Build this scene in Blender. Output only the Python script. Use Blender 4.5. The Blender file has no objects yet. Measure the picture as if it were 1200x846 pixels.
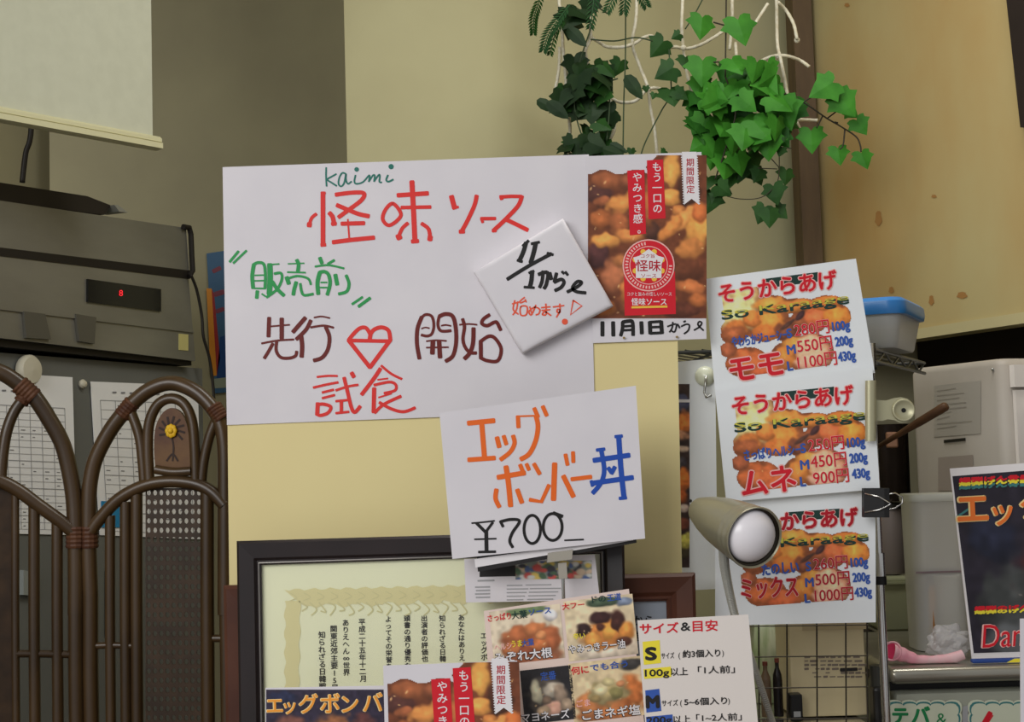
import bpy, bmesh, math, random
import numpy as np
from mathutils import Vector, Matrix

random.seed(7)
SC = bpy.context.scene
COL = SC.collection
R = math.radians

# ------------------------------------------------------------------ camera
F = 1667.0
CAM_LOC = Vector((0, 0, 1.30))
PITCH, ROLL = 4.0, -1.7
camd = bpy.data.cameras.new('camera')
camd.sensor_width = 36.0
camd.lens = F / 1200 * 36.0
camd.clip_start = 0.05
cam = bpy.data.objects.new('camera', camd)
COL.objects.link(cam)
CR = Matrix.Rotation(R(90 + PITCH), 3, 'X') @ Matrix.Rotation(R(ROLL), 3, 'Z')
cam.matrix_world = Matrix.Translation(CAM_LOC) @ CR.to_4x4()
SC.camera = cam
SC.view_settings.view_transform = 'Standard'
SC.view_settings.look = 'None'
SC.view_settings.exposure = 0.0
SC.view_settings.gamma = 1.0
SC.view_settings.use_curve_mapping = False

# ------------------------------------------------------------------ world and lights
w = bpy.data.worlds.new('world')
SC.world = w
w.use_nodes = True
w.node_tree.nodes['Background'].inputs[0].default_value = (0.95, 0.97, 1.0, 1)
w.node_tree.nodes['Background'].inputs[1].default_value = 0.40


def area(name, loc, target, sx, sy, power, col):
    l = bpy.data.lights.new(name, 'AREA')
    l.shape = 'RECTANGLE'
    l.size, l.size_y, l.energy, l.color = sx, sy, power, col
    o = bpy.data.objects.new(name, l)
    COL.objects.link(o)
    o.location = loc
    o.rotation_euler = (Vector(target) - Vector(loc)).to_track_quat('-Z', 'Y').to_euler()
    return o


area('shopfront_daylight', (-1.7, -1.0, 2.5), (0.1, 2.2, 1.4), 2.2, 1.6, 66, (1.0, 0.99, 0.97))
area('kitchen_fill_light', (0.45, 2.05, 2.76), (0.45, 2.2, 0.0), 1.1, 0.35, 13, (1.0, 0.98, 0.93))  # unseen area fill, added overhead to brighten the kitchen side


# ------------------------------------------------------------------ pixel helpers: a ray of the photo met with a real plane
def ray(px, py):
    return CR @ Vector(((px - 600) / F, -(py - 423) / F, -1.0))


def pt(px, py, Y):
    d = ray(px, py)
    return CAM_LOC + d * (Y / d.y)


def zat(px, py, Y):
    return pt(px, py, Y).z


class Pl:
    """a plane in the room; p(px,py,off) is the point of it seen at a pixel"""
    def __init__(s, o, n, bump=None):
        s.o, s.n, s.bump = Vector(o), Vector(n).normalized(), bump

    def p(s, px, py, off=0.0):
        d = ray(px, py)
        t = (s.o - CAM_LOC).dot(s.n) / d.dot(s.n)
        q = CAM_LOC + d * t
        if s.bump:
            off += s.bump(px, py)
        return q + s.n * off


def facing(px, py, Y, yaw=0, tilt=0, bump=None):
    """yaw > 0 turns the face to the photo's right, tilt > 0 up"""
    n = Vector((math.sin(R(yaw)) * math.cos(R(tilt)), -math.cos(R(yaw)) * math.cos(R(tilt)), math.sin(R(tilt))))
    return Pl(pt(px, py, Y), n, bump)


def upright(px1, Y1, px2, Y2, py=300):
    a, b = pt(px1, py, Y1), pt(px2, py, Y2)
    d = b - a
    d.z = 0
    n = d.cross(Vector((0, 0, 1)))
    if n.dot(CAM_LOC - a) < 0:
        n = -n
    return Pl(a, n)


# ------------------------------------------------------------------ materials
def lin(c):
    c = c / 255.0
    return c / 12.92 if c <= 0.04045 else ((c + 0.055) / 1.055) ** 2.4


MATS = {}


def M(name, rgb, rough=0.6, metal=0.0, rgb2=None, scale=12.0, gain=1.0, spec=0.3, stretch=None, bump=0.0, ramp=(0.35, 0.65), detail=5, alpha=1.0, emit=0.0):
    if name in MATS:
        return MATS[name]
    m = bpy.data.materials.new(name)
    m.use_nodes = True
    nt = m.node_tree
    b = nt.nodes['Principled BSDF']
    c = tuple(min(0.92, lin(v) * gain) for v in rgb) + (1,)
    b.inputs['Base Color'].default_value = c
    b.inputs['Roughness'].default_value = rough
    b.inputs['Metallic'].default_value = metal
    b.inputs['Specular IOR Level'].default_value = spec
    b.inputs['Alpha'].default_value = alpha
    if emit:
        b.inputs['Emission Color'].default_value = c
        b.inputs['Emission Strength'].default_value = emit
    if rgb2 or bump:
        tc = nt.nodes.new('ShaderNodeTexCoord')
        mp = nt.nodes.new('ShaderNodeMapping')
        if stretch:
            mp.inputs['Scale'].default_value = stretch
        nz = nt.nodes.new('ShaderNodeTexNoise')
        nz.inputs['Scale'].default_value = scale
        nz.inputs['Detail'].default_value = detail
        nt.links.new(tc.outputs['Object'], mp.inputs[0])
        nt.links.new(mp.outputs[0], nz.inputs['Vector'])
        if rgb2:
            rp = nt.nodes.new('ShaderNodeValToRGB')
            rp.color_ramp.elements[0].position = ramp[0]
            rp.color_ramp.elements[1].position = ramp[1]
            rp.color_ramp.elements[0].color = c
            rp.color_ramp.elements[1].color = tuple(min(0.92, lin(v) * gain) for v in rgb2) + (1,)
            nt.links.new(nz.outputs['Fac'], rp.inputs[0])
            nt.links.new(rp.outputs[0], b.inputs['Base Color'])
        if bump:
            bp = nt.nodes.new('ShaderNodeBump')
            bp.inputs['Strength'].default_value = bump
            bp.inputs['Distance'].default_value = 0.002
            nt.links.new(nz.outputs['Fac'], bp.inputs['Height'])
            nt.links.new(bp.outputs[0], b.inputs['Normal'])
    MATS[name] = m
    return m


PG = 1.32      # the photo's paper white against the real one
picmat = bpy.data.materials.new('printed_picture')
picmat.use_nodes = True
_at = picmat.node_tree.nodes.new('ShaderNodeAttribute')
_at.attribute_name = 'Col'
picmat.node_tree.links.new(_at.outputs['Color'], picmat.node_tree.nodes['Principled BSDF'].inputs['Base Color'])
picmat.node_tree.nodes['Principled BSDF'].inputs['Roughness'].default_value = 0.45
picmat.node_tree.nodes['Principled BSDF'].inputs['Specular IOR Level'].default_value = 0.25


def ink(name, rgb, rough=0.5):
    return M(name, rgb, rough, gain=PG * 0.95, spec=0.25)


INK_RED = ink('red_marker', (204, 46, 42))
INK_GREEN = ink('green_marker', (38, 138, 72))
INK_TEAL = ink('teal_pen', (34, 104, 92))
INK_MAROON = ink('maroon_marker', (96, 28, 24))
INK_BLACK = ink('black_marker', (30, 28, 28))
INK_ORANGE = ink('orange_marker', (216, 98, 34))
INK_BLUE = ink('blue_marker', (34, 72, 160))
INK_PEN = ink('orange_red_pen', (214, 84, 58))
P_RED = ink('print_red', (196, 28, 42))
P_DRED = ink('print_dark_red', (166, 24, 38))
P_WHITE = ink('print_white', (214, 210, 212))
P_BLACK = ink('print_black', (38, 36, 36))
P_BLUE = ink('print_blue', (52, 84, 160))
P_YEL = ink('print_yellow', (232, 206, 58))
P_PINK = ink('print_pink', (228, 172, 166))
P_GREEN = ink('print_green', (30, 120, 70))
P_DGREEN = ink('print_dark_green', (30, 56, 50))
P_TEAL = ink('print_teal', (60, 116, 116))
P_ORANGE = ink('print_orange', (216, 110, 46))
P_GOLD = ink('print_gold', (236, 178, 66))
P_GREY = ink('print_grey', (150, 150, 152))
P_PURPLE = ink('print_purple', (120, 70, 140))
PAPER = M('white_paper', (201, 197, 201), 0.75, gain=PG, rgb2=(196, 192, 197), scale=9, spec=0.2)
PAPER_COOL = M('laminated_paper', (194, 197, 199), 0.35, gain=1.62, rgb2=(191, 194, 197), scale=9, spec=0.4)


# ------------------------------------------------------------------ mesh helpers
def tag(o, label=None, cat=None, group=None, kind=None):
    if label: o['label'] = label
    if cat: o['category'] = cat
    if group: o['group'] = group
    if kind: o['kind'] = kind
    return o


def origin_of(p):
    v = Vector((0, 0, 0))
    while p:
        v += p.location
        p = p.parent
    return v


def mesh(name, V, Fc, mat, parent=None, smooth=False, origin=None):
    me = bpy.data.meshes.new(name)
    V = [Vector(v) for v in V]
    if parent is not None:
        o0 = origin_of(parent)
    elif origin is not None:
        o0 = Vector(origin)
    else:
        xs, ys, zs = [v.x for v in V], [v.y for v in V], [v.z for v in V]
        o0 = Vector(((min(xs) + max(xs)) / 2, (min(ys) + max(ys)) / 2, min(zs)))
    me.from_pydata([tuple(v - o0) for v in V], [], Fc)
    me.update()
    if smooth:
        me.polygons.foreach_set('use_smooth', [True] * len(me.polygons))
    me.materials.append(mat)
    ob = bpy.data.objects.new(name, me)
    COL.objects.link(ob)
    if parent is not None:
        ob.parent = parent
    else:
        ob.location = o0
    return ob


def root(name, loc, label, cat, group=None):
    o = bpy.data.objects.new(name, None)
    o.empty_display_size = 0.05
    COL.objects.link(o)
    o.location = loc
    return tag(o, label, cat, group)


class MB:
    def __init__(s):
        s.V, s.F = [], []

    def add(s, V, Fc):
        n = len(s.V)
        s.V += [Vector(v) for v in V]
        s.F += [tuple(i + n for i in f) for f in Fc]
        return s

    def rbox(s, c, size, rot=None, bev=0.0, seg=2):
        bm = bmesh.new()
        bmesh.ops.create_cube(bm, size=1.0)
        for v in bm.verts:
            v.co = Vector((v.co.x * size[0], v.co.y * size[1], v.co.z * size[2]))
        if bev:
            bmesh.ops.bevel(bm, geom=bm.edges[:], offset=bev, segments=seg, profile=0.5, affect='EDGES')
        rot = rot or Matrix.Identity(3)
        bm.verts.index_update()
        s.add([rot @ v.co + Vector(c) for v in bm.verts], [[v.index for v in f.verts] for f in bm.faces])
        bm.free()
        return s

    def tube(s, pts, r, n=8, cap=True):
        pts = [Vector(p) for p in pts]
        rs = r if isinstance(r, (list, tuple)) else [r] * len(pts)
        V, Fc = [], []
        up = None
        for i, p in enumerate(pts):
            t = (pts[min(i + 1, len(pts) - 1)] - pts[max(i - 1, 0)]).normalized()
            if up is None:
                up = t.orthogonal().normalized()
            up = (up - t * up.dot(t)).normalized()
            b = t.cross(up)
            for k in range(n):
                a = 2 * math.pi * k / n
                V.append(p + (up * math.cos(a) + b * math.sin(a)) * rs[i])
        for i in range(len(pts) - 1):
            for k in range(n):
                a, b_ = i * n + k, i * n + (k + 1) % n
                Fc.append((a, b_, b_ + n, a + n))
        if cap:
            Fc.append(tuple(range(n))[::-1])
            Fc.append(tuple(range((len(pts) - 1) * n, len(pts) * n)))
        return s.add(V, Fc)

    def lathe(s, prof, base, axis, n=32):
        axis = Vector(axis).normalized()
        u = axis.orthogonal().normalized()
        v = axis.cross(u)
        V, Fc = [], []
        for (r, h) in prof:
            for k in range(n):
                a = 2 * math.pi * k / n
                V.append(Vector(base) + axis * h + (u * math.cos(a) + v * math.sin(a)) * max(r, 1e-5))
        for i in range(len(prof) - 1):
            for k in range(n):
                a, b = i * n + k, i * n + (k + 1) % n
                Fc.append((a, b, b + n, a + n))
        return s.add(V, Fc)

    def sphere(s, c, r, seg=20, ring=12, sc=(1, 1, 1)):
        V, Fc = [], []
        for i in range(ring + 1):
            th = math.pi * i / ring
            for k in range(seg):
                a = 2 * math.pi * k / seg
                V.append(Vector(c) + Vector((r * sc[0] * math.sin(th) * math.cos(a), r * sc[1] * math.sin(th) * math.sin(a), r * sc[2] * math.cos(th))))
        for i in range(ring):
            for k in range(seg):
                a, b = i * seg + k, i * seg + (k + 1) % seg
                Fc.append((a, a + seg, b + seg, b))
        return s.add(V, Fc)

    def prism(s, poly, vec):
        """poly: front outline (world), vec: extrusion"""
        n = len(poly)
        vec = Vector(vec)
        V = [Vector(p) for p in poly] + [Vector(p) + vec for p in poly]
        Fc = [tuple(range(n)), tuple(range(2 * n - 1, n - 1, -1))]
        for i in range(n):
            j = (i + 1) % n
            Fc.append((i, i + n, j + n, j))
        return s.add(V, Fc)

    def ring_prism(s, outer, inner, vec):
        n = len(outer)
        vec = Vector(vec)
        V = [Vector(p) for p in outer] + [Vector(p) for p in inner]
        V += [p + vec for p in V]
        Fc = []
        for i in range(n):
            j = (i + 1) % n
            Fc += [(i, j, n + j, n + i), (2 * n + i, 3 * n + i, 3 * n + j, 2 * n + j), (i, 2 * n + i, 2 * n + j, j), (n + i, n + j, 3 * n + j, 3 * n + i)]
        return s.add(V, Fc)

    def build(s, name, mat, parent=None, smooth=False, origin=None):
        return mesh(name, s.V, s.F, mat, parent, smooth, origin)


def smooth_by_angle(o, deg=40):
    me = o.data
    me.polygons.foreach_set('use_smooth', [True] * len(me.polygons))
    bm = bmesh.new()
    bm.from_mesh(me)
    for e in bm.edges:
        if len(e.link_faces) == 2 and e.calc_face_angle(0) > R(deg):
            e.smooth = False
    bm.to_mesh(me)
    bm.free()
    return o


def crom(P, k=6):
    if len(P) < 3:
        a, b = P[0], P[-1]
        return [(a[0] + (b[0] - a[0]) * t / k, a[1] + (b[1] - a[1]) * t / k) for t in range(k + 1)]
    out = []
    closed = P[0] == P[-1]
    n = len(P)
    for i in range(n - 1):
        p1, p2 = P[i], P[i + 1]
        p0 = P[i - 1] if i > 0 else (P[-2] if closed else p1)
        p3 = P[i + 2] if i + 2 < n else (P[1] if closed else p2)
        for t in range(k):
            t = t / k
            out.append(tuple(0.5 * (2 * p1[q] + (p2[q] - p0[q]) * t + (2 * p0[q] - 5 * p1[q] + 4 * p2[q] - p3[q]) * t * t + (3 * p1[q] - p0[q] - 3 * p2[q] + p3[q]) * t ** 3) for q in range(2)))
    out.append(tuple(P[-1]))
    return out


def quad_pt(q, u, v):
    a = (q[0][0] + (q[1][0] - q[0][0]) * u, q[0][1] + (q[1][1] - q[0][1]) * u)
    b = (q[3][0] + (q[2][0] - q[3][0]) * u, q[3][1] + (q[2][1] - q[3][1]) * u)
    return (a[0] + (b[0] - a[0]) * v, a[1] + (b[1] - a[1]) * v)


def sheet_mesh(pl, q, thick=0.0008, nu=12, nv=10):
    mb = MB()
    Vf = [pl.p(*quad_pt(q, i / nu, j / nv)) for j in range(nv + 1) for i in range(nu + 1)]
    Vb = [v - pl.n * thick for v in Vf]
    n = len(Vf)
    Fc = []
    W = nu + 1
    for j in range(nv):
        for i in range(nu):
            a = j * W + i
            Fc.append((a, a + W, a + W + 1, a + 1))
            Fc.append((n + a, n + a + 1, n + a + W + 1, n + a + W))
    border = [i for i in range(nu + 1)] + [j * W + nu for j in range(1, nv + 1)] + [nv * W + i for i in range(nu - 1, -1, -1)] + [j * W for j in range(nv - 1, 0, -1)]
    for k in range(len(border)):
        a, b = border[k], border[(k + 1) % len(border)]
        Fc.append((a, b, n + b, n + a))
    return mb.add(Vf + Vb, Fc)


def sheet(name, label, cat, pl, q, mat=PAPER, thick=0.0008, parent=None, group=None, nu=12, nv=10):
    o = sheet_mesh(pl, q, thick, nu, nv).build(name, mat, parent)
    if parent is None:
        tag(o, label, cat, group)
    return o


_lay = [0]


def strokes(name, pl, items, mat, parent, off=0.0005, tf=(0, 0, 1.0), wscale=1.0):
    """marker strokes laid on a sheet. items: (points, width_px) ; 'dot' items: ((x,y), radius_px, 'dot')"""
    mb = MB()
    x0, y0, s = tf
    for k, it in enumerate(items):
        o = off + (k % 25) * 0.000012
        if len(it) == 3 and it[2] == 'dot':
            cx, cy = x0 + it[0][0] * s, y0 + it[0][1] * s
            n = 16
            mb.add([pl.p(cx + it[1] * math.cos(a * 2 * math.pi / n), cy + it[1] * math.sin(a * 2 * math.pi / n), o) for a in range(n)], [tuple(range(n))[::-1]])
            continue
        P = [(x0 + x * s, y0 + y * s) for x, y in it[0]]
        wd = it[1] * wscale / 2
        straight = len(it) == 3 and it[2] == 'line'
        C = P if straight else crom(P)
        # round caps: extend the polyline with shrinking half-widths
        L, Rr = [], []
        m = len(C)
        for i in range(m):
            ax, ay = C[max(i - 1, 0)]
            bx, by = C[min(i + 1, m - 1)]
            d = math.hypot(bx - ax, by - ay) or 1e-6
            nx, ny = -(by - ay) / d, (bx - ax) / d
            if i == 0 or i == m - 1:
                sg = -1 if i == 0 else 1
                tx, ty = ny * sg, -nx * sg
                ext = [(0.45, 0.72), (0.0, 1.0)] if i == 0 else [(0.0, 1.0), (0.45, 0.72)]
                for (e, ws) in ext:
                    L.append((C[i][0] + tx * wd * e + nx * wd * ws, C[i][1] + ty * wd * e + ny * wd * ws))
                    Rr.append((C[i][0] + tx * wd * e - nx * wd * ws, C[i][1] + ty * wd * e - ny * wd * ws))
            else:
                L.append((C[i][0] + nx * wd, C[i][1] + ny * wd))
                Rr.append((C[i][0] - nx * wd, C[i][1] - ny * wd))
        n = len(L)
        V = [pl.p(x, y, o) for x, y in L] + [pl.p(x, y, o) for x, y in Rr]
        mb.add(V, [(i, i + 1, n + i + 1, n + i) for i in range(n - 1)])
    return mb.build(name, mat, parent)


def text_geo(s, bold=0.0):
    c = bpy.data.curves.new('lettering', 'FONT')
    c.body = s
    c.resolution_u = 3
    c.offset = bold
    c.align_x = 'LEFT'
    o = bpy.data.objects.new('lettering', c)
    COL.objects.link(o)
    bpy.context.view_layer.update()
    dg = bpy.context.evaluated_depsgraph_get()
    ev = o.evaluated_get(dg)
    me = bpy.data.meshes.new_from_object(ev)
    V = [(v.co.x, v.co.y) for v in me.vertices]
    Fc = [tuple(p.vertices) for p in me.polygons]
    bpy.data.objects.remove(o)
    bpy.data.curves.remove(c)
    bpy.data.meshes.remove(me)
    return V, Fc


TG = {}


def tgeo(s, bold):
    if (s, bold) not in TG:
        TG[(s, bold)] = text_geo(s, bold)
    return TG[(s, bold)]


def text_into(mb, pl, s, x, y, size, ang=0, fit=None, bold=0.0, off=0.0006, hscale=1.0, shear=0.0, spacing=1.0, vertical=False):
    """x,y = left end of the baseline (photo px); vertical: x,y = top centre of the first character"""
    ca, sa = math.cos(R(ang)), math.sin(R(ang))
    if vertical:
        for i, ch in enumerate(s):
            V, Fc = tgeo(ch, 0.0)
            if not V: continue
            for k, (ex, ey) in enumerate(((bold, 0), (-bold, 0), (0, bold), (0, -bold)) if bold else ()):
                xs = [v[0] for v in V]
                cx = (min(xs) + max(xs)) / 2 if ch not in '。、' else 0.1
                W = []
                for a, b in V:
                    lx, ly = (a - cx + ex) * size, (i * spacing + 0.82 - b * hscale + ey) * size
                    W.append(pl.p(x + lx * ca - ly * sa, y + lx * sa + ly * ca, off - 0.00001 * (k + 1)))
                mb.add(W, Fc)
            xs = [v[0] for v in V]
            cx = (min(xs) + max(xs)) / 2 if ch not in '。、' else 0.1
            W = []
            for a, b in V:
                lx, ly = (a - cx) * size, (i * spacing + 0.82 - b * hscale) * size
                W.append(pl.p(x + lx * ca - ly * sa, y + lx * sa + ly * ca, off))
            mb.add(W, Fc)
        return
    if bold > 0.0:
        r_ = bold * (size if fit is None else fit / max(len(s), 1) / (0.55 if s.isascii() else 1.0))
        nd = 8 if bold >= 0.04 else 4
        for k in range(nd):
            a_ = 2 * math.pi * k / nd
            text_into(mb, pl, s, x + r_ * math.cos(a_), y + r_ * math.sin(a_), size, ang, fit, 0.0, off + 0.000008 * k, hscale, shear)
        off += 0.000008 * nd
    V, Fc = tgeo(s, 0.0)
    if not V: return
    xs = [v[0] for v in V]
    x0, wdt = min(xs), max(xs) - min(xs)
    k = size if fit is None else fit / wdt
    W = []
    for a, b in V:
        lx, ly = (a - x0) * k + shear * b * size, -b * size * hscale
        W.append(pl.p(x + lx * ca - ly * sa, y + lx * sa + ly * ca, off))
    mb.add(W, Fc)


def text(name, pl, items, mat, parent, off=0.0006, **kw):
    mb = MB()
    for it in items:
        text_into(mb, pl, *it[:4], off=off, **{**kw, **(it[4] if len(it) > 4 else {})})
    return mb.build(name, mat, parent)


def patch(name, pl, polys, mat, parent, off=0.0004):
    mb = MB()
    for p in polys:
        mb.add([pl.p(x, y, off) for x, y in p], [tuple(range(len(p)))[::-1]])
    return mb.build(name, mat, parent)


def rect(x0, y0, x1, y1):
    return [(x0, y0), (x1, y0), (x1, y1), (x0, y1)]


# ------------------------------------------------------------------ printed pictures: a small painter for flat prints
def vnoise(h, wd, cell, seed):
    rg = np.random.RandomState(seed)
    gh, gw = int(h / cell) + 3, int(wd / cell) + 3
    g = rg.rand(gh, gw)
    yy, xx = np.mgrid[0:h, 0:wd] / cell
    y0, x0 = yy.astype(int), xx.astype(int)
    fy, fx = yy - y0, xx - x0
    fy, fx = fy * fy * (3 - 2 * fy), fx * fx * (3 - 2 * fx)
    return (g[y0, x0] * (1 - fx) + g[y0, x0 + 1] * fx) * (1 - fy) + (g[y0 + 1, x0] * (1 - fx) + g[y0 + 1, x0 + 1] * fx) * fy


class Pic:
    def __init__(s, wd, h, col, x0=0, y0=0):
        s.w, s.h = int(wd), int(h)
        s.a = np.ones((s.h, s.w, 3)) * np.array(col) / 255.0
        s.Y, s.X = np.mgrid[0:s.h, 0:s.w].astype(float)
        s.X += x0
        s.Y += y0
        s.m = np.ones((s.h, s.w), bool)

    def blob(s, cx, cy, rx, ry, col, ang=0, soft=0.4, shade=0.45):
        c, n = math.cos(R(ang)), math.sin(R(ang))
        dx, dy = s.X - cx, s.Y - cy
        u, v = (dx * c + dy * n) / rx, (-dx * n + dy * c) / ry
        wob = (vnoise(s.h, s.w, 7, int(abs(cx * 13 + cy * 7)) % 9999) - 0.5) * 0.4
        d = np.sqrt(u * u + v * v) + wob
        a = np.clip((1 - d) / soft, 0, 1)
        a = (a * a * (3 - 2 * a))[..., None]
        t = 1 + shade * (0.5 - 0.8 * np.clip(d, 0, 1.2) - 0.45 * v)
        s.a = s.a * (1 - a) + (np.array(col) / 255.0)[None, None] * t[..., None] * a
        return s

    def grain(s, cell, amp, seed):
        n = vnoise(s.h, s.w, cell, seed) - 0.5
        s.a *= (1 + amp * n)[..., None]
        return s

    def glints(s, n, seed, col=(235, 205, 150), area=None, r=(0.8, 2.2)):
        rg = np.random.RandomState(seed)
        for _ in range(n):
            x = rg.uniform(*(area[0:2] if area else (s.X.min(), s.X.max())))
            y = rg.uniform(*(area[2:4] if area else (s.Y.min(), s.Y.max())))
            s.blob(x, y, rg.uniform(*r) * 2.6, rg.uniform(*r), col, rg.uniform(-70, 20), 1.0, 0)
        return s

    def put(s, name, pl, fn, parent, off=0.0005, flip=False):
        """fn(x,y) -> photo px of picture point (x,y)"""
        V = [pl.p(*fn(s.X[j, i], s.Y[j, i]), off) for j in range(s.h) for i in range(s.w)]
        Fc = []
        for j in range(s.h - 1):
            for i in range(s.w - 1):
                if s.m[j, i] and s.m[j + 1, i] and s.m[j, i + 1] and s.m[j + 1, i + 1]:
                    k = j * s.w + i
                    Fc.append((k, k + s.w, k + s.w + 1, k + 1))
        o = mesh(name, V, Fc, picmat, parent)
        ca = o.data.color_attributes.new('Col', 'FLOAT_COLOR', 'POINT')
        c = np.clip(s.a, 0, 1)
        l = np.where(c <= 0.04045, c / 12.92, ((c + 0.055) / 1.055) ** 2.4) * PG
        l = np.clip(l, 0, 0.9)
        buf = np.ones((s.h * s.w, 4))
        buf[:, :3] = l.reshape(-1, 3)
        ca.data.foreach_set('color', buf.ravel())
        return o

# ================================================================== THE ROOM
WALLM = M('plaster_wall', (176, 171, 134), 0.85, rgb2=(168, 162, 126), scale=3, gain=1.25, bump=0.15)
WALLD = M('shaded_plaster_wall', (150, 144, 116), 0.85, rgb2=(140, 134, 109), scale=3, gain=1.45, bump=0.15)  # same plaster in a darker tone that carries the shade of these walls
WALLT = M('tan_wall_panel', (140, 122, 86), 0.8, rgb2=(126, 108, 76), scale=2.2, gain=1.1, bump=0.1, stretch=(1, 1, 0.5))
FLOORM = M('floor_tiles', (96, 84, 70), 0.5, rgb2=(80, 70, 60), scale=6)
CEILM = M('ceiling_board', (196, 192, 176), 0.9, rgb2=(188, 184, 168), scale=20)
DARKW = M('dark_brown_panel', (46, 36, 32), 0.6, rgb2=(36, 28, 26), scale=4)


def struct(o):
    return tag(o, kind='structure')


def slab(name, x0, x1, y0, y1, z0, z1, mat):
    return struct(MB().rbox(((x0 + x1) / 2, (y0 + y1) / 2, (z0 + z1) / 2), (x1 - x0, y1 - y0, z1 - z0)).build(name, mat))


ZC = 2.80
slab('floor', -2.6, 2.4, -0.5, 3.9, -0.1, 0.0, FLOORM)
slab('ceiling', -2.6, 2.4, 0.9, 3.9, ZC, ZC + 0.1, CEILM)
xl = pt(58, 180, 3.55).x
xc0, xc1 = pt(405, 100, 3.10).x, pt(625, 100, 3.10).x
xr = pt(938, 100, 3.55).x
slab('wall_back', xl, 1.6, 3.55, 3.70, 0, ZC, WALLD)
# pilaster; its right side is slanted back so the wall darkens like soft shade
mb = MB()
rr = 0.10
poly = [Vector((xc0, 3.549, 0)), Vector((xc0, 3.10, 0))]
for k in range(13):
    t = k / 12
    poly.append(Vector((xc1 - rr + (xr + rr - xc1) * t, 3.10 + 0.43 * (1.12 * t - .12 * t * t) * min(1, .35 + t * 4), 0)))
poly.append(Vector((xr, 3.549, 0)))
mb.prism(poly, (0, 0, ZC))
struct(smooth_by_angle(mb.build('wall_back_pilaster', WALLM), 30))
# left wall
wl = Vector((-0.216, -0.5, 0)).normalized()
a0 = Vector((xl, 3.70, 0))
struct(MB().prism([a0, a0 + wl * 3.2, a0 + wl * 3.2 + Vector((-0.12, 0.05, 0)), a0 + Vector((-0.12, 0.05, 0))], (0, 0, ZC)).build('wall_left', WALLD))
# right wall: a plywood facing above, a dark recess below
PLY = upright(952, 3.44, 1200, 2.74, 375)
dr = (pt(1200, 375, 2.74) - pt(952, 375, 3.44))
dr.z = 0
dr.normalize()
p0 = pt(952, 375, 3.44)
p0.z = 0
if PLY.n.x > 0: PLY.n = -PLY.n
back = -PLY.n
zb = PLY.p(1135, 376).z
PLYM = M('plywood', (178, 164, 118), 0.6, rgb2=(172, 138, 84), scale=2.6, gain=1.12, stretch=(1.0, 1.0, 0.6), ramp=(0.42, 0.78), detail=9)
struct(MB().prism([p0 + Vector((0, 0, zb)), p0 + dr * 2.6 + Vector((0, 0, zb)), p0 + dr * 2.6 + back * 0.05 + Vector((0, 0, zb)), p0 + back * 0.05 + Vector((0, 0, zb))], (0, 0, ZC - zb)).build('wall_right', PLYM))
struct(MB().prism([p0 + back * -0.006 + Vector((0, 0, zb - 0.022)), p0 + dr * 2.6 + back * -0.006 + Vector((0, 0, zb - 0.022)), p0 + dr * 2.6 + back * 0.05 + Vector((0, 0, zb - 0.022)), p0 + back * 0.05 + Vector((0, 0, zb - 0.022))], (0, 0, 0.0215)).build('trim_1', M('pale_trim', (186, 176, 134), 0.6, gain=1.1)))
q0 = p0 + back * 0.30
struct(MB().prism([q0, q0 + dr * 2.6, q0 + dr * 2.6 + back * 0.08, q0 + back * 0.08], (0, 0, ZC)).build('wall_right_recess', DARKW))
# stains and a nail hole on the plywood
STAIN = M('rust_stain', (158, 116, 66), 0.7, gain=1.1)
mbs = MB()
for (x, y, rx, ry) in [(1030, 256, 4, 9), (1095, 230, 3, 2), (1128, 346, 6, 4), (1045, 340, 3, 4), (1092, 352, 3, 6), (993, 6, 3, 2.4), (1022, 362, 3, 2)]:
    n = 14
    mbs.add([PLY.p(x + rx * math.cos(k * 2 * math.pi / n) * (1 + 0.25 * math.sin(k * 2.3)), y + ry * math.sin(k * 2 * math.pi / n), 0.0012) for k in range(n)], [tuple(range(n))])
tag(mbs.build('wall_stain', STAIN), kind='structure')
struct(MB().prism([PLY.p(x, y, 0.001) for x, y in ((1185, -40), (1300, -40), (1320, 150), (1206, 150))], PLY.n * 0.02).build('trim_3', DARKW))
# dark upright post where back wall and plywood meet
POSTM = M('dark_wood_post', (104, 84, 58), 0.6, rgb2=(84, 66, 46), scale=6, stretch=(4, 4, 0.6))
xp0, xp1 = pt(931, 100, 3.38).x, pt(953, 100, 3.38).x
slab('trim_2', xp0, xp1, 3.36, 3.45, 0, ZC, POSTM)

# ================================================================== LEFT: projection screen, oven, refrigerator
SCR = upright(0, 2.35, 186, 2.60, 140)
if SCR.n.y > 0: SCR.n = -SCR.n
SCRM = M('screen_fabric', (174, 175, 156), 0.8, gain=1.45, rgb2=(170, 171, 152), scale=40)
rt = root('roller_screen', SCR.p(90, 150), 'off-white roller screen hanging at the upper left with a ridged bottom bar', 'screen')


def zfix(p, z):
    return Vector((p.x, p.y, z))


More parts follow.
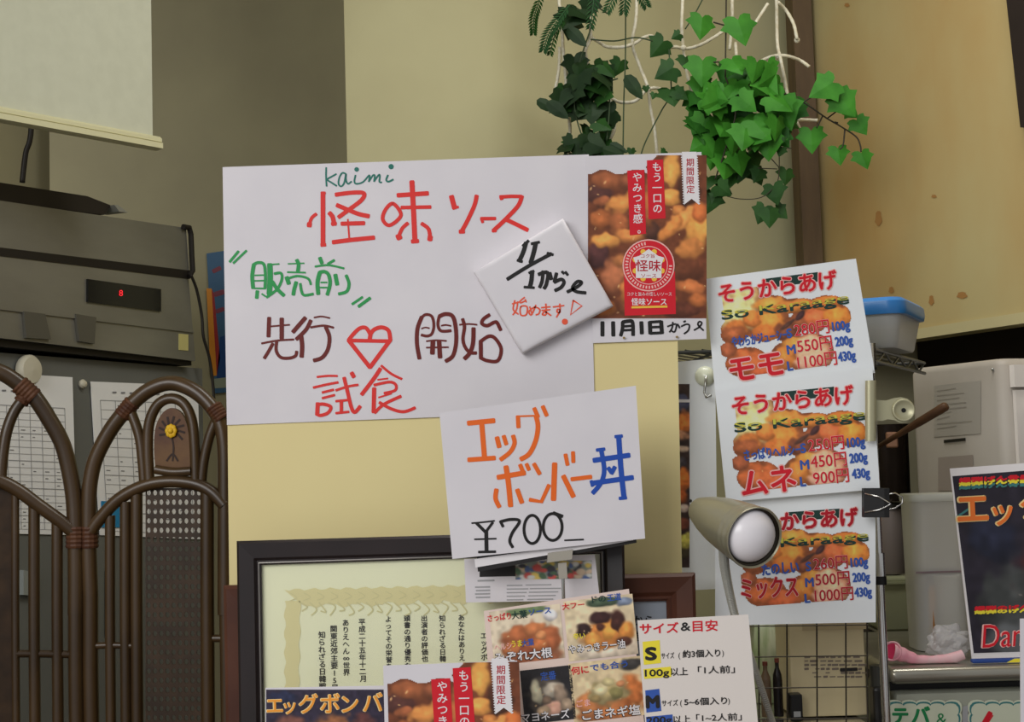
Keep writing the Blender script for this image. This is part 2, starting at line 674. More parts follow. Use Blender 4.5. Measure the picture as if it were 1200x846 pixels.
A, B = SCR.p(-260, 95), SCR.p(179, 163)
zb2 = SCR.p(179, 160).z
A.z = B.z = zb2
MB().prism([zfix(A, zb2), zfix(B, zb2), zfix(B, ZC - 0.10), zfix(A, ZC - 0.10)], SCR.n * -0.003).build('screen_fabric', SCRM, rt)
BARM = M('screen_bar', (190, 186, 150), 0.45, gain=1.3)
B2 = SCR.p(186, 163)
B2.z = zb2
A2 = zfix(A, zb2)
mb = MB()
hh = (zb2 - SCR.p(186, 176).z)
prof = [(0.004, 0.001), (0.010, -0.004), (0.010, -hh * .42), (0.006, -hh * .47), (0.013, -hh * .52), (0.013, -hh * .95), (0.0, -hh), (-0.009, -hh), (-0.009, 0.001)]
n = len(prof)
V = [A2 + SCR.n * a + Vector((0, 0, b)) for a, b in prof] + [B2 + SCR.n * a + Vector((0, 0, b)) for a, b in prof]
mb.add(V, [(i, (i + 1) % n, n + (i + 1) % n, n + i) for i in range(n)] + [tuple(range(n)), tuple(range(2 * n - 1, n - 1, -1))])
mb.build('bottom_bar', BARM, rt)
MB().tube([zfix(A, ZC - 0.06), zfix(B2, ZC - 0.06)], 0.055, 16).build('roller_case', BARM, rt)

OV = upright(0, 2.50, 220, 3.00, 300)
if OV.n.y > 0: OV.n = -OV.n
STEEL_D = M('dull_steel', (122, 121, 114), 0.36, 0.55, rgb2=(108, 107, 101), scale=3, gain=1.6, stretch=(1, 1, 3))
STEEL_K = M('blackened_steel', (40, 36, 32), 0.5, 0.2)
STEEL_G = M('grey_enamel', (102, 103, 99), 0.5, rgb2=(95, 96, 92), scale=2.5, gain=1.3)
rt = root('deck_oven', OV.p(110, 420, -0.1), 'dark steel oven with a red-lit display on the left wall', 'oven')


def quadprism(pl, q, depth, off=0.0):
    return MB().prism([pl.p(x, y, off) for x, y in q], pl.n * -depth)


LX = -170


def ysl(x, y0, sl):
    return y0 + sl * x


quadprism(OV, [(LX, 205), (0, 235), (218, 267), (222, 321), (0, 291), (LX, 268)], 0.34).build('upper_housing', STEEL_D, rt)
quadprism(OV, [(LX, 267), (0, 290), (222, 317), (222, 327), (0, 300), (LX, 277)], 0.30, 0.0015).build('seam', STEEL_K, rt)
quadprism(OV, [(LX, 276), (0, 299), (221, 326), (229, 423), (0, 396), (LX, 378)], 0.32).build('control_panel', STEEL_D, rt)
quadprism(OV, [(LX, 378), (0, 396), (229, 423), (229, 428), (0, 405), (LX, 388)], 0.30, -0.01).build('bottom_rail', STEEL_K, rt)
quadprism(OV, [(LX, 177), (0, 212), (108, 229), (136, 240), (128, 251), (0, 234), (LX, 205)], 0.26, -0.012).build('top_slab', M('oven_top', (44, 38, 32), 0.6), rt)
quadprism(OV, [(LX, 337), (0, 357), (224, 384), (226, 390), (0, 363), (LX, 343)], 0.004, 0.0035).build('panel_ridge', STEEL_D, rt)
d = quadprism(OV, [(101, 327), (187, 339), (187, 365), (101, 354)], 0.004, 0.004).build('display', M('display_glass', (26, 26, 26), 0.15), rt)
text('display_digit', OV, [('8', 137, 347, 10)], M('red_led', (235, 40, 50), 0.4, emit=1.2), d, off=0.0055, hscale=1.0)
quadprism(OV, [(209, 391), (220, 392), (220, 411), (209, 410)], 0.001, 0.0015).build('label_sticker', M('yellowed_label', (190, 182, 120), 0.6, gain=1.1), rt)
quadprism(OV, [(86, 368), (110, 372), (108, 403), (90, 400)], 0.006, 0.006).build('latch', M('latch_steel', (96, 94, 86), 0.4, 0.4, gain=1.2), rt)
quadprism(OV, [(25, 365), (50, 368), (57, 398), (28, 396)], 0.006, 0.006).build('latch', MATS['latch_steel'], rt)
mb = MB()
mb.tube([OV.p(x, y, 0.006) for x, y in [(212, 266), (219, 267), (221, 275), (222, 300), (223, 318), (219, 324)]], 0.006, 8)
mb.build('edge_gasket', STEEL_K, rt)
quadprism(OV, [(134, 240), (138, 240), (150, 249), (140, 248)], 0.05, 0.0).build('hinge_tab', M('pale_metal', (150, 150, 140), 0.4), rt)
o = MB().tube([OV.p(x, y, 0.012) for x, y in crom([(218, 322), (225, 340), (231, 370), (233, 395), (240, 420), (244, 450), (246, 480)])], 0.0035, 6).build('power_cord', STEEL_K, rt, smooth=True)
o = MB().tube([pt(x, y, 2.95) for x, y in crom([(41, -150), (40, 0), (37, 145), (30, 180), (26, 214)])], 0.006, 8).build('power_cable', STEEL_K, smooth=True)
tag(o, 'black cable hanging between the roller screen and the oven top', 'cable')

FR = Pl(OV.o - OV.n * 0.03, OV.n)
rt = root('refrigerator', zfix(FR.p(110, 700, -0.1), 0.0), 'grey refrigerator door with paper sheets behind the rattan screen', 'refrigerator')
z1 = FR.p(229, 429).z - 0.004
a, b = FR.p(-260, 500), FR.p(238, 500)
MB().prism([zfix(a, 0.02), zfix(b, 0.02), zfix(b, z1), zfix(a, z1)], FR.n * -0.22).build('body', STEEL_G, rt)
MB().prism([FR.p(122, 668, 0.002), FR.p(126, 668, 0.002), FR.p(128, 745, 0.002), FR.p(122, 745, 0.002)], FR.n * 0.0015).build('green_strip', M('pale_green_tape', (176, 200, 128), 0.6, gain=1.2), rt)


def grid_sheet(q, label, cols, rows, hdr):
    o = sheet('schedule_sheet', label, 'paper sheet', Pl(FR.o + FR.n * 0.003, FR.n), q, M('sheet_paper', (206, 208, 204), 0.8, gain=2.0), nu=2, nv=2)
    pl = Pl(FR.o + FR.n * 0.003, FR.n)
    st = []
    for i in range(cols + 1):
        u = 0.08 + 0.84 * i / cols
        st.append(([quad_pt(q, u, hdr), quad_pt(q, u, 0.97)], 0.7, 'line'))
    for j in range(rows + 1):
        v = hdr + (0.97 - hdr) * j / rows
        st.append(([quad_pt(q, 0.08, v), quad_pt(q, 0.92, v)], 0.9 if j % 4 == 0 else 0.5, 'line'))
    strokes('table_lines', pl, st, P_GREY, o)
    rg = random.Random(cols)
    mk = []
    for i in range(cols):
        for j in range(rows):
            if rg.random() < 0.45:
                u, v = 0.1 + 0.84 * i / cols, hdr + (0.97 - hdr) * (j + 0.5) / rows
                x, y = quad_pt(q, u, v)
                mk.append(([(x, y), (x + rg.uniform(2, 5), y + 0.2)], 1.0, 'line'))
    for k in range(7):
        x, y = quad_pt(q, 0.2 + 0.08 * k, hdr * 0.55)
        mk.append(([(x, y), (x + 4, y)], 2.0, 'line'))
    strokes('printing', pl, mk, ink('faded_print', (120, 120, 124)), o, off=0.0006)
    return o


grid_sheet([(-45, 434), (85, 442), (90, 627), (-40, 624)], 'white schedule sheet with a printed grid under a round magnet', 8, 18, 0.2)
grid_sheet([(106, 447), (232, 452), (236, 632), (117, 627)], 'white printed sheet under a pin behind the right rattan arch', 6, 14, 0.12)
pl = Pl(FR.o + FR.n * 0.003, FR.n)
o = quadprism(pl, [(118, 587), (140, 588), (140, 618), (118, 618)], 0.001, 0.002).build('blue_note', ink('blue_card', (40, 124, 170)))
tag(o, 'small blue note on the sheet behind the right rattan arch', 'note')
c = FR.p(28, 434, 0.004)
o = MB().lathe([(0, 0), (.026, 0), (.028, .004), (.028, .012), (.024, .017), (0, .019)], c, FR.n, 28).build('magnet', M('ivory_plastic', (190, 184, 164), 0.5, gain=1.15))
smooth_by_angle(o)
tag(o, 'round ivory magnet holding the schedule sheet', 'magnet')
c = FR.p(95, 450, 0.001)
o = MB().lathe([(0, 0), (.008, 0), (.009, .004), (.006, .009), (0, .011)], c, FR.n, 16).build('push_pin', MATS['ivory_plastic'])
smooth_by_angle(o)
tag(o, 'small ivory pin between the two printed sheets', 'pin')
o = quadprism(FR, [(22, 668), (33, 670), (30, 685), (34, 698), (22, 697)], 0.01, 0.011).build('wall_clip', M('clip_grey', (150, 155, 150), 0.4))
tag(o, 'small white and black clip low on the refrigerator door', 'clip')

# blue printed package behind the big sign's left edge
bp = facing(255, 370, 3.543)
q = [(242, 297), (330, 284), (338, 452), (252, 461)]
o = sheet('printed_poster', 'blue printed poster half hidden behind the big sign', 'poster', bp, q, ink('poster_blue', (62, 96, 128)), thick=0.004, nu=2, nv=2)
patch('orange_band', bp, [[(242, 338), (248, 338), (254, 440), (247, 441)]], ink('poster_orange', (206, 134, 48)), o)
patch('red_band', bp, [[(248, 338), (251, 345), (258, 420), (254, 440)]], ink('poster_red', (150, 48, 48)), o)
patch('deep_blue_panel', bp, [[(258, 395), (300, 380), (300, 452), (253, 455)]], ink('poster_deep_blue', (34, 66, 120)), o)
strokes('printing', bp, [([(250, 318), (258, 314)], 5), ([(252, 345), (262, 342)], 6), ([(254, 365), (262, 362)], 5)], ink('poster_print', (120, 60, 74)), o)
patch('pale_foot', bp, [[(250, 444), (300, 438), (300, 452), (252, 455)]], ink('poster_pale', (140, 148, 132)), o, off=0.0006)

# ================================================================== RATTAN SCREEN
RAT = M('rattan_cane', (82, 60, 34), 0.33, rgb2=(60, 43, 24), scale=14, gain=0.78, spec=0.5, bump=0.2, stretch=(1, 1, 0.4))
RATD = M('dark_rattan', (70, 50, 31), 0.5, rgb2=(52, 37, 23), scale=30, gain=0.8, bump=0.3)
RATW = M('rattan_binding', (88, 54, 32), 0.55, rgb2=(70, 40, 26), scale=60, bump=0.4)
RS = facing(190, 600, 2.15, yaw=-6)
LS = Pl(RS.p(98, 600), Vector((0.35, -1, 0)))
rt = root('folding_screen', zfix(RS.p(98, 840), 0.0), 'dark brown rattan folding screen with arched tops and a flower medallion', 'folding screen')
PXW = 2.15 / F


def rt_tube(name, pl, P, rpx, mat=RAT, off=0.0, parent=rt, k=6, floor_end=None):
    C = crom(P, k)
    W = [pl.p(x, y, off) for x, y in C]
    if floor_end:
        e = W[-1] if floor_end == 'end' else W[0]
        f = zfix(e, 0.012)
        W = W + [f] if floor_end == 'end' else [f] + W
    o = MB().tube(W, rpx * PXW, 12).build(name, mat, parent, smooth=True)
    smooth_by_angle(o, 60)
    return o


def below(pl, x, y):
    return pl.p(x, y)


# right panel
rt_tube('arch', RS, [(106, 700), (104, 640), (104, 590), (106, 562), (113, 535), (130, 503), (150, 478), (173, 458), (198, 449), (220, 454), (240, 468), (256, 490), (263, 520), (264, 570), (264, 640), (264, 720)], 9)
rt_tube('post', RS, [(106, 695), (106, 780), (107, 846)], 9, floor_end='end')
rt_tube('post', RS, [(264, 715), (265, 780), (266, 846)], 7, floor_end='end')
rt_tube('brace', RS, [(152, 479), (163, 510), (167, 540), (169, 566)], 6)
rt_tube('brace', RS, [(256, 486), (246, 510), (239, 540), (236, 567)], 6)
rt_tube('lower_arch', RS, [(108, 622), (118, 608), (140, 585), (170, 569), (200, 564), (230, 567), (250, 577), (264, 592)], 7.5, off=0.004)
md = rt_tube('medallion_frame', RS, [(176, 566), (174, 525), (176, 495), (186, 474), (202, 467), (217, 474), (226, 494), (229, 525), (230, 562)], 6.2, off=0.003)
arc = [(183, 552), (181, 525), (183, 500), (191, 484), (202, 478), (213, 484), (220, 500), (223, 525), (223, 550)]
MB().prism([RS.p(x, y, 0.002) for x, y in crom(arc, 4)], RS.n * -0.008).build('medallion_panel', M('carved_wood', (104, 72, 38), 0.5, rgb2=(84, 50, 30), scale=25), rt)
rt_tube('medallion_bar', RS, [(184, 550), (204, 553), (226, 552)], 5.5, off=0.006)
fl = MB()
for k in range(8):
    a = k * math.pi / 4
    fl.sphere(RS.p(202 + 4 * math.cos(a), 505 + 4.5 * math.sin(a), 0.006), 0.0042, 10, 6, (1, .6, 1.2))
fl.sphere(RS.p(202, 505, 0.008), 0.0045, 10, 8)
fw = fl.build('flower', M('yellow_flower', (206, 164, 34), 0.5, gain=1.2), rt, smooth=True)
lf = []
for k in range(9):
    a = R(-205 + k * 29)
    lf.append(([(202 + 8 * math.cos(a), 505 + 9 * math.sin(a)), (202 + 15 * math.cos(a + .15), 505 + 17 * math.sin(a + .15))], 2.6))
lf += [([(202, 512), (204, 524), (203, 540)], 2), ([(196, 540), (203, 532), (209, 540)], 2.2)]
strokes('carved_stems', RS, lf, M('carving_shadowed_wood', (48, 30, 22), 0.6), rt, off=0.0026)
# cane panel under the lower arch, with its open holes
cx0, cx1 = 170, 236
mb = MB()
nx, ny = 9, 26
pitch_x, pitch_y = (cx1 - cx0) / nx, 11.0
for i in range(nx):
    for j in range(ny):
        x0, y0 = cx0 + i * pitch_x, 572 + j * pitch_y
        x1, y1 = x0 + pitch_x, y0 + pitch_y
        cx, cy = (x0 + x1) / 2, (y0 + y1) / 2
        outer = [(x0, y0), (cx, y0), (x1, y0), (x1, cy), (x1, y1), (cx, y1), (x0, y1), (x0, cy)]
        inner = [(cx + 2.5 * math.cos(a), cy + 3.4 * math.sin(a)) for a in [R(225), R(270), R(315), R(0), R(45), R(90), R(135), R(180)]]
        mb.ring_prism([RS.p(*p, -0.002) for p in outer], [RS.p(*p, -0.002) for p in inner], RS.n * -0.002)
mb.prism([RS.p(*p, -0.002) for p in rect(cx0, 572 + ny * pitch_y, cx1, 1010)], RS.n * -0.002)
mb.build('cane_panel', RATD, rt)
for x, rr_ in ((160, 7), (243, 8)):
    rt_tube('upright', RS, [(x, 572), (x, 700), (x + 1, 846)], rr_, floor_end='end')
for x, y, rr_ in ((129, 604, 6), (147, 588, 6.5)):
    rt_tube('slat', RS, [(x, y), (x, 720), (x + 1, 846)], rr_, floor_end='end')
rt_tube('rung', RS, [(108, 757), (130, 756), (160, 757)], 4)
rt_tube('rung', RS, [(243, 748), (264, 748)], 4.5)
# left panel
rt_tube('arch', LS, [(89, 720), (89, 660), (88, 612), (86, 580), (81, 550), (73, 520), (58, 492), (40, 465), (20, 448), (0, 436), (-26, 430), (-60, 440), (-95, 470), (-125, 530), (-135, 600), (-138, 700)], 9.5)
rt_tube('post', LS, [(89, 712), (89, 780), (90, 846)], 9, floor_end='end')
rt_tube('post', LS, [(-138, 695), (-140, 780), (-141, 846)], 9, floor_end='end')
rt_tube('brace', LS, [(34, 460), (18, 480), (8, 505), (3, 535), (1, 562)], 6.5)
rt_tube('lower_arch', LS, [(89, 626), (70, 610), (45, 592), (22, 575), (0, 564), (-26, 560), (-60, 566), (-100, 590), (-138, 624)], 8, off=0.004)
MB().prism([LS.p(*p, -0.004) for p in [(-70, 566), (18, 572), (20, 1010), (-70, 1010)]], LS.n * -0.006).build('cane_panel', RATD, rt)
for x, y in ((40, 585), (67, 606)):
    rt_tube('slat', LS, [(x, y), (x, 720), (x + 1, 846)], 6.5, floor_end='end')
rt_tube('upright', LS, [(18, 572), (18, 720), (19, 846)], 4.5, floor_end='end')
rt_tube('rung', LS, [(19, 766), (45, 766), (89, 767)], 4.5)


def binding(pl, P, rpx):
    C = crom(P, 10)
    mb = MB()
    W = [pl.p(x, y, 0.001) for x, y in C]
    rs = [rpx * PXW * (1.0 + 0.09 * (i % 2)) for i in range(len(W))]
    mb.tube(W, rs, 12)
    return mb.build('binding', RATW, rt)


binding(LS, [(22, 450), (40, 466)], 11)
binding(LS, [(24, 472), (36, 456)], 8.5)
binding(RS, [(143, 487), (156, 471)], 9.5)
binding(RS, [(250, 476), (261, 492)], 9.5)
binding(LS, [(89, 617), (89, 642)], 11)
binding(RS, [(105, 617), (105, 642)], 10)

# ================================================================== FRONT COUNTER AND THE BOARD WITH ITS SIGNS
WOODC = M('counter_wood', (120, 92, 62), 0.5, rgb2=(100, 76, 50), scale=5, stretch=(0.4, 4, 4))
ZT = 0.83
rt = root('counter', (-0.02, 1.80, 0), 'wooden shop counter below the framed certificate', 'counter')
MB().rbox((-0.04, 1.785, ZT - 0.018), (1.06, 0.50, 0.036), bev=0.004).build('counter_top', WOODC, rt)
MB().rbox((-0.04, 1.785, (ZT - 0.036) / 2), (1.00, 0.46, ZT - 0.036 - 0.001), bev=0.003).build('counter_body', WOODC, rt)

BY = 1.98
BD = facing(530, 500, BY)
CREAM = M('cream_board', (208, 194, 142), 0.6, gain=PG, rgb2=(204, 189, 137), scale=3)
q = [(263.5, 200), (790, 186), (795.5, 700), (267.5, 700)]
o = MB()
b0, b1, b2, b3 = [BD.p(*p) for p in q]
o.prism([b0, b1, zfix(b2, ZT + 0.001), zfix(b3, ZT + 0.001)], (0, 0.02, 0))
board = tag(o.build('display_board', CREAM), 'cream display board standing on the counter behind the handwritten signs', 'board')

# ---- the big handwritten sign
SG = Pl(BD.o + BD.n * 0.002, BD.n, lambda x, y: 0.0012 * (1 + math.sin(x * 0.021 + y * 0.008)) * 0.5)
q = [(261, 196), (690, 181), (697, 482), (266, 498)]
sign = sheet('handwritten_sign', 'large white paper sign with red, green and maroon brush lettering and a red heart', 'sign', SG, q, nu=40, nv=26)
zA = (350, 185, .13592)
strokes('teal_lettering', SG, [([(238, 85), (237, 160), (241, 245)], 2), ([(325, 140), (280, 165), (247, 188), (285, 215), (328, 242)], 2),
    ([(408, 140), (378, 130), (352, 168), (344, 222), (365, 246), (392, 218), (408, 142), (408, 190), (425, 224), (455, 205)], 2),
    ([(490, 150), (481, 205), (500, 224), (555, 208), (610, 150), (605, 204)], 2), ([(605, 204), (640, 152), (656, 155), (650, 203)], 2), ([(650, 203), (690, 148), (700, 158), (696, 205), (715, 212)], 2),
    ([(770, 150), (755, 190), (775, 205), (815, 187)], 2.2), ((500, 100), 2.7, 'dot'), ((797, 76), 3.1, 'dot')], INK_TEAL, sign, tf=zA)
strokes('red_lettering', SG, [([(152, 485), (112, 520), (94, 575)], 4.0), ([(94, 565), (92, 590)], 6, 'line'), ([(210, 300), (210, 745)], 5.6, 'line'), ([(195, 306), (228, 304)], 3.5, 'line'), ([(195, 752), (230, 748)], 4.5, 'line'),
    ([(265, 475), (293, 510), (305, 570)], 5.4), ([(303, 560), (305, 575)], 7, 'line'), ([(320, 318), (440, 302), (545, 300), (566, 325), (530, 375), (440, 442), (345, 512)], 5.0), ([(330, 408), (430, 450), (520, 485), (605, 503)], 5.2),
    ([(370, 568), (565, 563)], 5.0, 'line'), ([(424, 530), (430, 610), (436, 690)], 2.0), ([(295, 728), (450, 708), (650, 688)], 5.2),
    ([(815, 395), (750, 445), (725, 530), (785, 582), (882, 495), (815, 395)], 4.4)], INK_RED, sign, tf=zA, off=0.0006)
zB = (440, 170, .20833)
zC = (490, 200, .11824)
strokes('red_lettering', SG, [([(205, 205), (214, 370), (222, 540)], 6), ([(125, 283), (295, 272)], 5.4, 'line'), ([(146, 352), (310, 349)], 4.4, 'line'), ([(182, 440), (150, 470), (130, 518)], 4.4), ([(128, 508), (136, 526)], 7, 'line'), ([(260, 442), (298, 472), (308, 522)], 4.6), ([(300, 524), (314, 526)], 7, 'line'), ([(205, 543), (240, 540)], 5, 'line')], INK_RED, sign, tf=zB, off=0.0006)
strokes('red_lettering', SG, [([(330, 255), (362, 375)], 6, 'line'), ([(355, 368), (398, 362)], 3.2, 'line'), ([(580, 250), (558, 345), (485, 505), (432, 600)], 5), ([(412, 606), (455, 604)], 5, 'line'),
    ([(622, 478), (765, 476)], 4.2, 'line'), ([(628, 478), (640, 515)], 3.4, 'line'), ([(812, 262), (930, 256), (1025, 258)], 4.2, 'line'), ([(822, 258), (828, 285)], 4.4, 'line'), ([(1028, 255), (990, 350), (870, 480), (755, 588)], 5), ([(738, 596), (770, 594)], 4.5, 'line'), ([(880, 490), (985, 540), (1085, 590)], 5)], INK_RED, sign, tf=zC, off=0.0006)
zG = (265, 280, .15)
strokes('green_lettering', SG, [([(98, 98), (30, 180)], 3.2, 'line'), ([(160, 93), (58, 190)], 2.8, 'line'),
    ([(218, 200), (205, 290), (212, 385)], 4.6), ([(215, 202), (250, 186), (296, 200), (308, 290), (304, 385)], 3.6), ([(225, 285), (300, 283)], 1.8, 'line'), ([(222, 328), (300, 326)], 1.8, 'line'), ([(212, 386), (308, 388)], 2, 'line'), ([(245, 408), (240, 462)], 4.2, 'line'), ([(280, 430), (310, 450)], 2, 'line'),
    ([(342, 200), (345, 300), (338, 430)], 6.4), ([(340, 202), (415, 196)], 1.8, 'line'), ([(378, 272), (428, 268), (436, 315), (400, 392), (318, 456)], 3.2), ([(362, 335), (400, 392), (452, 442)], 4.4),
    ([(484, 195), (610, 190)], 1.6, 'line'), ([(552, 165), (566, 200), (560, 260)], 4.4), ([(480, 260), (620, 263)], 2, 'line'), ([(474, 300), (490, 350)], 5, 'line'), ([(488, 308), (560, 290), (640, 310), (662, 356)], 2.8), ([(548, 338), (532, 395), (525, 436)], 4.4), ([(580, 350), (590, 410), (612, 440), (680, 430)], 3.2),
    ([(733, 148), (748, 190)], 4.4, 'line'), ([(845, 166), (795, 196)], 3, 'line'), ([(695, 216), (800, 205), (920, 230)], 2.4), ([(732, 262), (714, 340), (720, 430)], 4.8), ([(730, 262), (768, 256), (800, 280), (812, 350), (790, 436)], 4.2), ([(740, 340), (788, 340)], 2, 'line'), ([(736, 380), (788, 380)], 2, 'line'), ([(853, 280), (868, 357)], 4.8, 'line'), ([(938, 285), (960, 350), (942, 410), (880, 430)], 3.8),
    ([(1065, 455), (985, 510)], 3, 'line'), ([(1125, 462), (1035, 528)], 3.8, 'line')], INK_GREEN, sign, tf=zG, off=0.0006)
zD = (290, 360, .15957)
zE = (470, 350, .11667)
strokes('maroon_lettering', SG, [([(160, 78), (155, 215)], 4.8, 'line'), ([(160, 142), (310, 129)], 2, 'line'), ([(252, 84), (252, 232)], 5.2, 'line'), ([(105, 266), (220, 245), (340, 237)], 2.4), ([(187, 268), (155, 325), (125, 374)], 4), ([(215, 250), (212, 320), (245, 368), (305, 374), (352, 358), (362, 325)], 3.8),
    ([(425, 78), (335, 182)], 5, 'line'), ([(465, 98), (430, 165), (360, 235)], 4.6), ([(395, 215), (402, 285), (398, 364)], 5.2), ([(490, 76), (545, 68), (605, 80)], 2), ([(465, 148), (560, 135), (632, 150)], 2.6), ([(575, 145), (602, 220), (590, 310), (548, 370), (488, 391)], 4.6)], INK_MAROON, sign, tf=zD, off=0.0006)
strokes('maroon_lettering', SG, [([(208, 185), (166, 300), (160, 450), (185, 602)], 4.8), ([(208, 188), (250, 160), (310, 180), (330, 270), (310, 352), (262, 376), (205, 365)], 3.4), ([(205, 302), (245, 290), (285, 298)], 1.7), ([(382, 180), (370, 260), (392, 318), (440, 328), (500, 322)], 3.6), ([(385, 178), (450, 155), (520, 180), (550, 300), (552, 450), (520, 575), (450, 628)], 4.8), ([(405, 272), (450, 265), (500, 274)], 2),
    ([(255, 428), (350, 418), (455, 425)], 2), ([(255, 492), (475, 488)], 2, 'line'), ([(320, 430), (315, 552)], 5.6, 'line'), ([(382, 430), (392, 590)], 5.4, 'line'),
    ([(618, 205), (637, 285), (622, 400), (640, 480), (690, 540), (755, 546)], 4), ([(588, 262), (680, 255), (762, 262)], 2), ([(728, 298), (722, 450), (690, 545), (638, 603)], 5), ([(888, 163), (828, 205), (812, 250), (865, 272), (935, 238), (965, 243), (1000, 316)], 4.2), ([(800, 425), (802, 600)], 4.8, 'line'), ([(800, 430), (880, 378), (945, 400), (1005, 505), (972, 622), (870, 624), (800, 595)], 4.2)], INK_MAROON, sign, tf=zE, off=0.0006)
strokes('red_lettering', SG, [([(900, 195), (870, 152), (825, 155), (780, 195), (742, 242)], 4.6), ([(742, 242), (900, 442)], 5, 'line'), ([(900, 442), (1050, 240)], 5, 'line'), ([(1050, 242), (1036, 172), (985, 148), (930, 165), (902, 200)], 4.8), ([(742, 244), (1048, 250)], 4.4, 'line'), ([(905, 190), (897, 245)], 5, 'line'),
    ([(512, 512), (590, 504), (660, 505)], 2.6), ([(485, 590), (580, 568), (665, 552)], 3), ([(550, 626), (632, 606)], 3, 'line'), ([(550, 668), (640, 645)], 3, 'line'), ([(517, 705), (512, 790)], 5, 'line'), ([(515, 715), (560, 712), (612, 732), (592, 775), (540, 794), (512, 786)], 4), ([(650, 610), (740, 582), (812, 570)], 3), ([(710, 518), (735, 620), (765, 740), (790, 770), (828, 728)], 4.4), ([(765, 482), (782, 512)], 5, 'line'), ([(650, 690), (735, 682)], 3, 'line'), ([(690, 690), (690, 765)], 4, 'line'), ([(650, 778), (745, 768)], 3, 'line')], INK_RED, sign, tf=zD, off=0.0006)
strokes('red_lettering', SG, [([(940, 490), (900, 550), (835, 635)], 4.8), ([(945, 473), (1000, 518), (1060, 548)], 3), ([(925, 552), (982, 545)], 2, 'line'), ([(905, 582), (990, 565), (1026, 580), (1022, 612), (962, 628)], 3.4), ([(905, 600), (902, 735)], 5, 'line'), ([(930, 652), (1002, 630)], 2, 'line'), ([(908, 738), (960, 690), (1055, 645)], 3.8), ([(935, 680), (1000, 715), (1070, 732), (1135, 710)], 3.8)], INK_RED, sign, tf=(250, 330, .20833), off=0.0006)

# ---- chicken poster beside it
CP = Pl(BD.o + BD.n * 0.004, BD.n)


def poster_picture(seed=3):
    p = Pic(140, 192, (108, 58, 34), 689, 182)
    for b in [(700, 228, 22, 16, (76, 44, 38)), (702, 300, 16, 20, (74, 42, 40)), (764, 272, 14, 14, (66, 40, 30)), (803, 318, 26, 18, (92, 50, 30)), (806, 224, 16, 24, (72, 42, 28)), (800, 362, 30, 12, (84, 44, 30)), (695, 345, 10, 24, (110, 60, 38)), (740, 356, 24, 16, (120, 66, 36)),
              (712, 212, 24, 14, (146, 82, 46)), (738, 214, 16, 12, (118, 66, 40)), (706, 236, 12, 8, (150, 84, 48)), (730, 238, 24, 13, (190, 122, 56), -25), (704, 258, 16, 14, (166, 92, 44)), (724, 262, 14, 16, (150, 84, 44)), (708, 282, 20, 11, (192, 128, 56)), (738, 276, 20, 10, (184, 114, 54)),
              (787, 200, 13, 22, (200, 142, 62)), (784, 232, 16, 12, (196, 132, 58)), (795, 246, 10, 8, (180, 112, 52)), (800, 258, 32, 12, (204, 132, 62), -38), (818, 268, 16, 30, (206, 140, 60), 10), (786, 268, 24, 9, (192, 118, 52), -45), (808, 292, 22, 14, (186, 116, 54), -15), (820, 250, 12, 16, (186, 98, 44)),
              (718, 322, 16, 24, (156, 92, 56), 20), (728, 306, 12, 10, (170, 104, 54)), (706, 360, 18, 12, (182, 110, 56)), (735, 340, 12, 20, (172, 102, 46)), (806, 336, 24, 10, (170, 96, 48), 10), (818, 352, 14, 10, (150, 84, 40)), (782, 350, 12, 14, (176, 104, 44)), (760, 240, 12, 30, (150, 84, 42))]:
        p.blob(b[0], b[1], b[2], b[3], b[4], b[5] if len(b) > 5 else 0, 0.38, 0.5)
    p.grain(14, 0.25, seed).grain(4, 0.14, seed + 1)
    p.glints(30, seed + 2, (222, 176, 110), r=(.6, 1.5))
    p.a = p.a * .86 + p.a.mean(axis=2, keepdims=True) * .14
    p.a *= np.array((1.06, 1.02, 1.02))
    p.m &= ~((p.Y < 201 + 3 * np.sin(p.X / 6.0)) & (p.X < 764 - (p.Y - 184) * 0.3 + 4 * np.sin(p.Y / 4.0)))
    return p


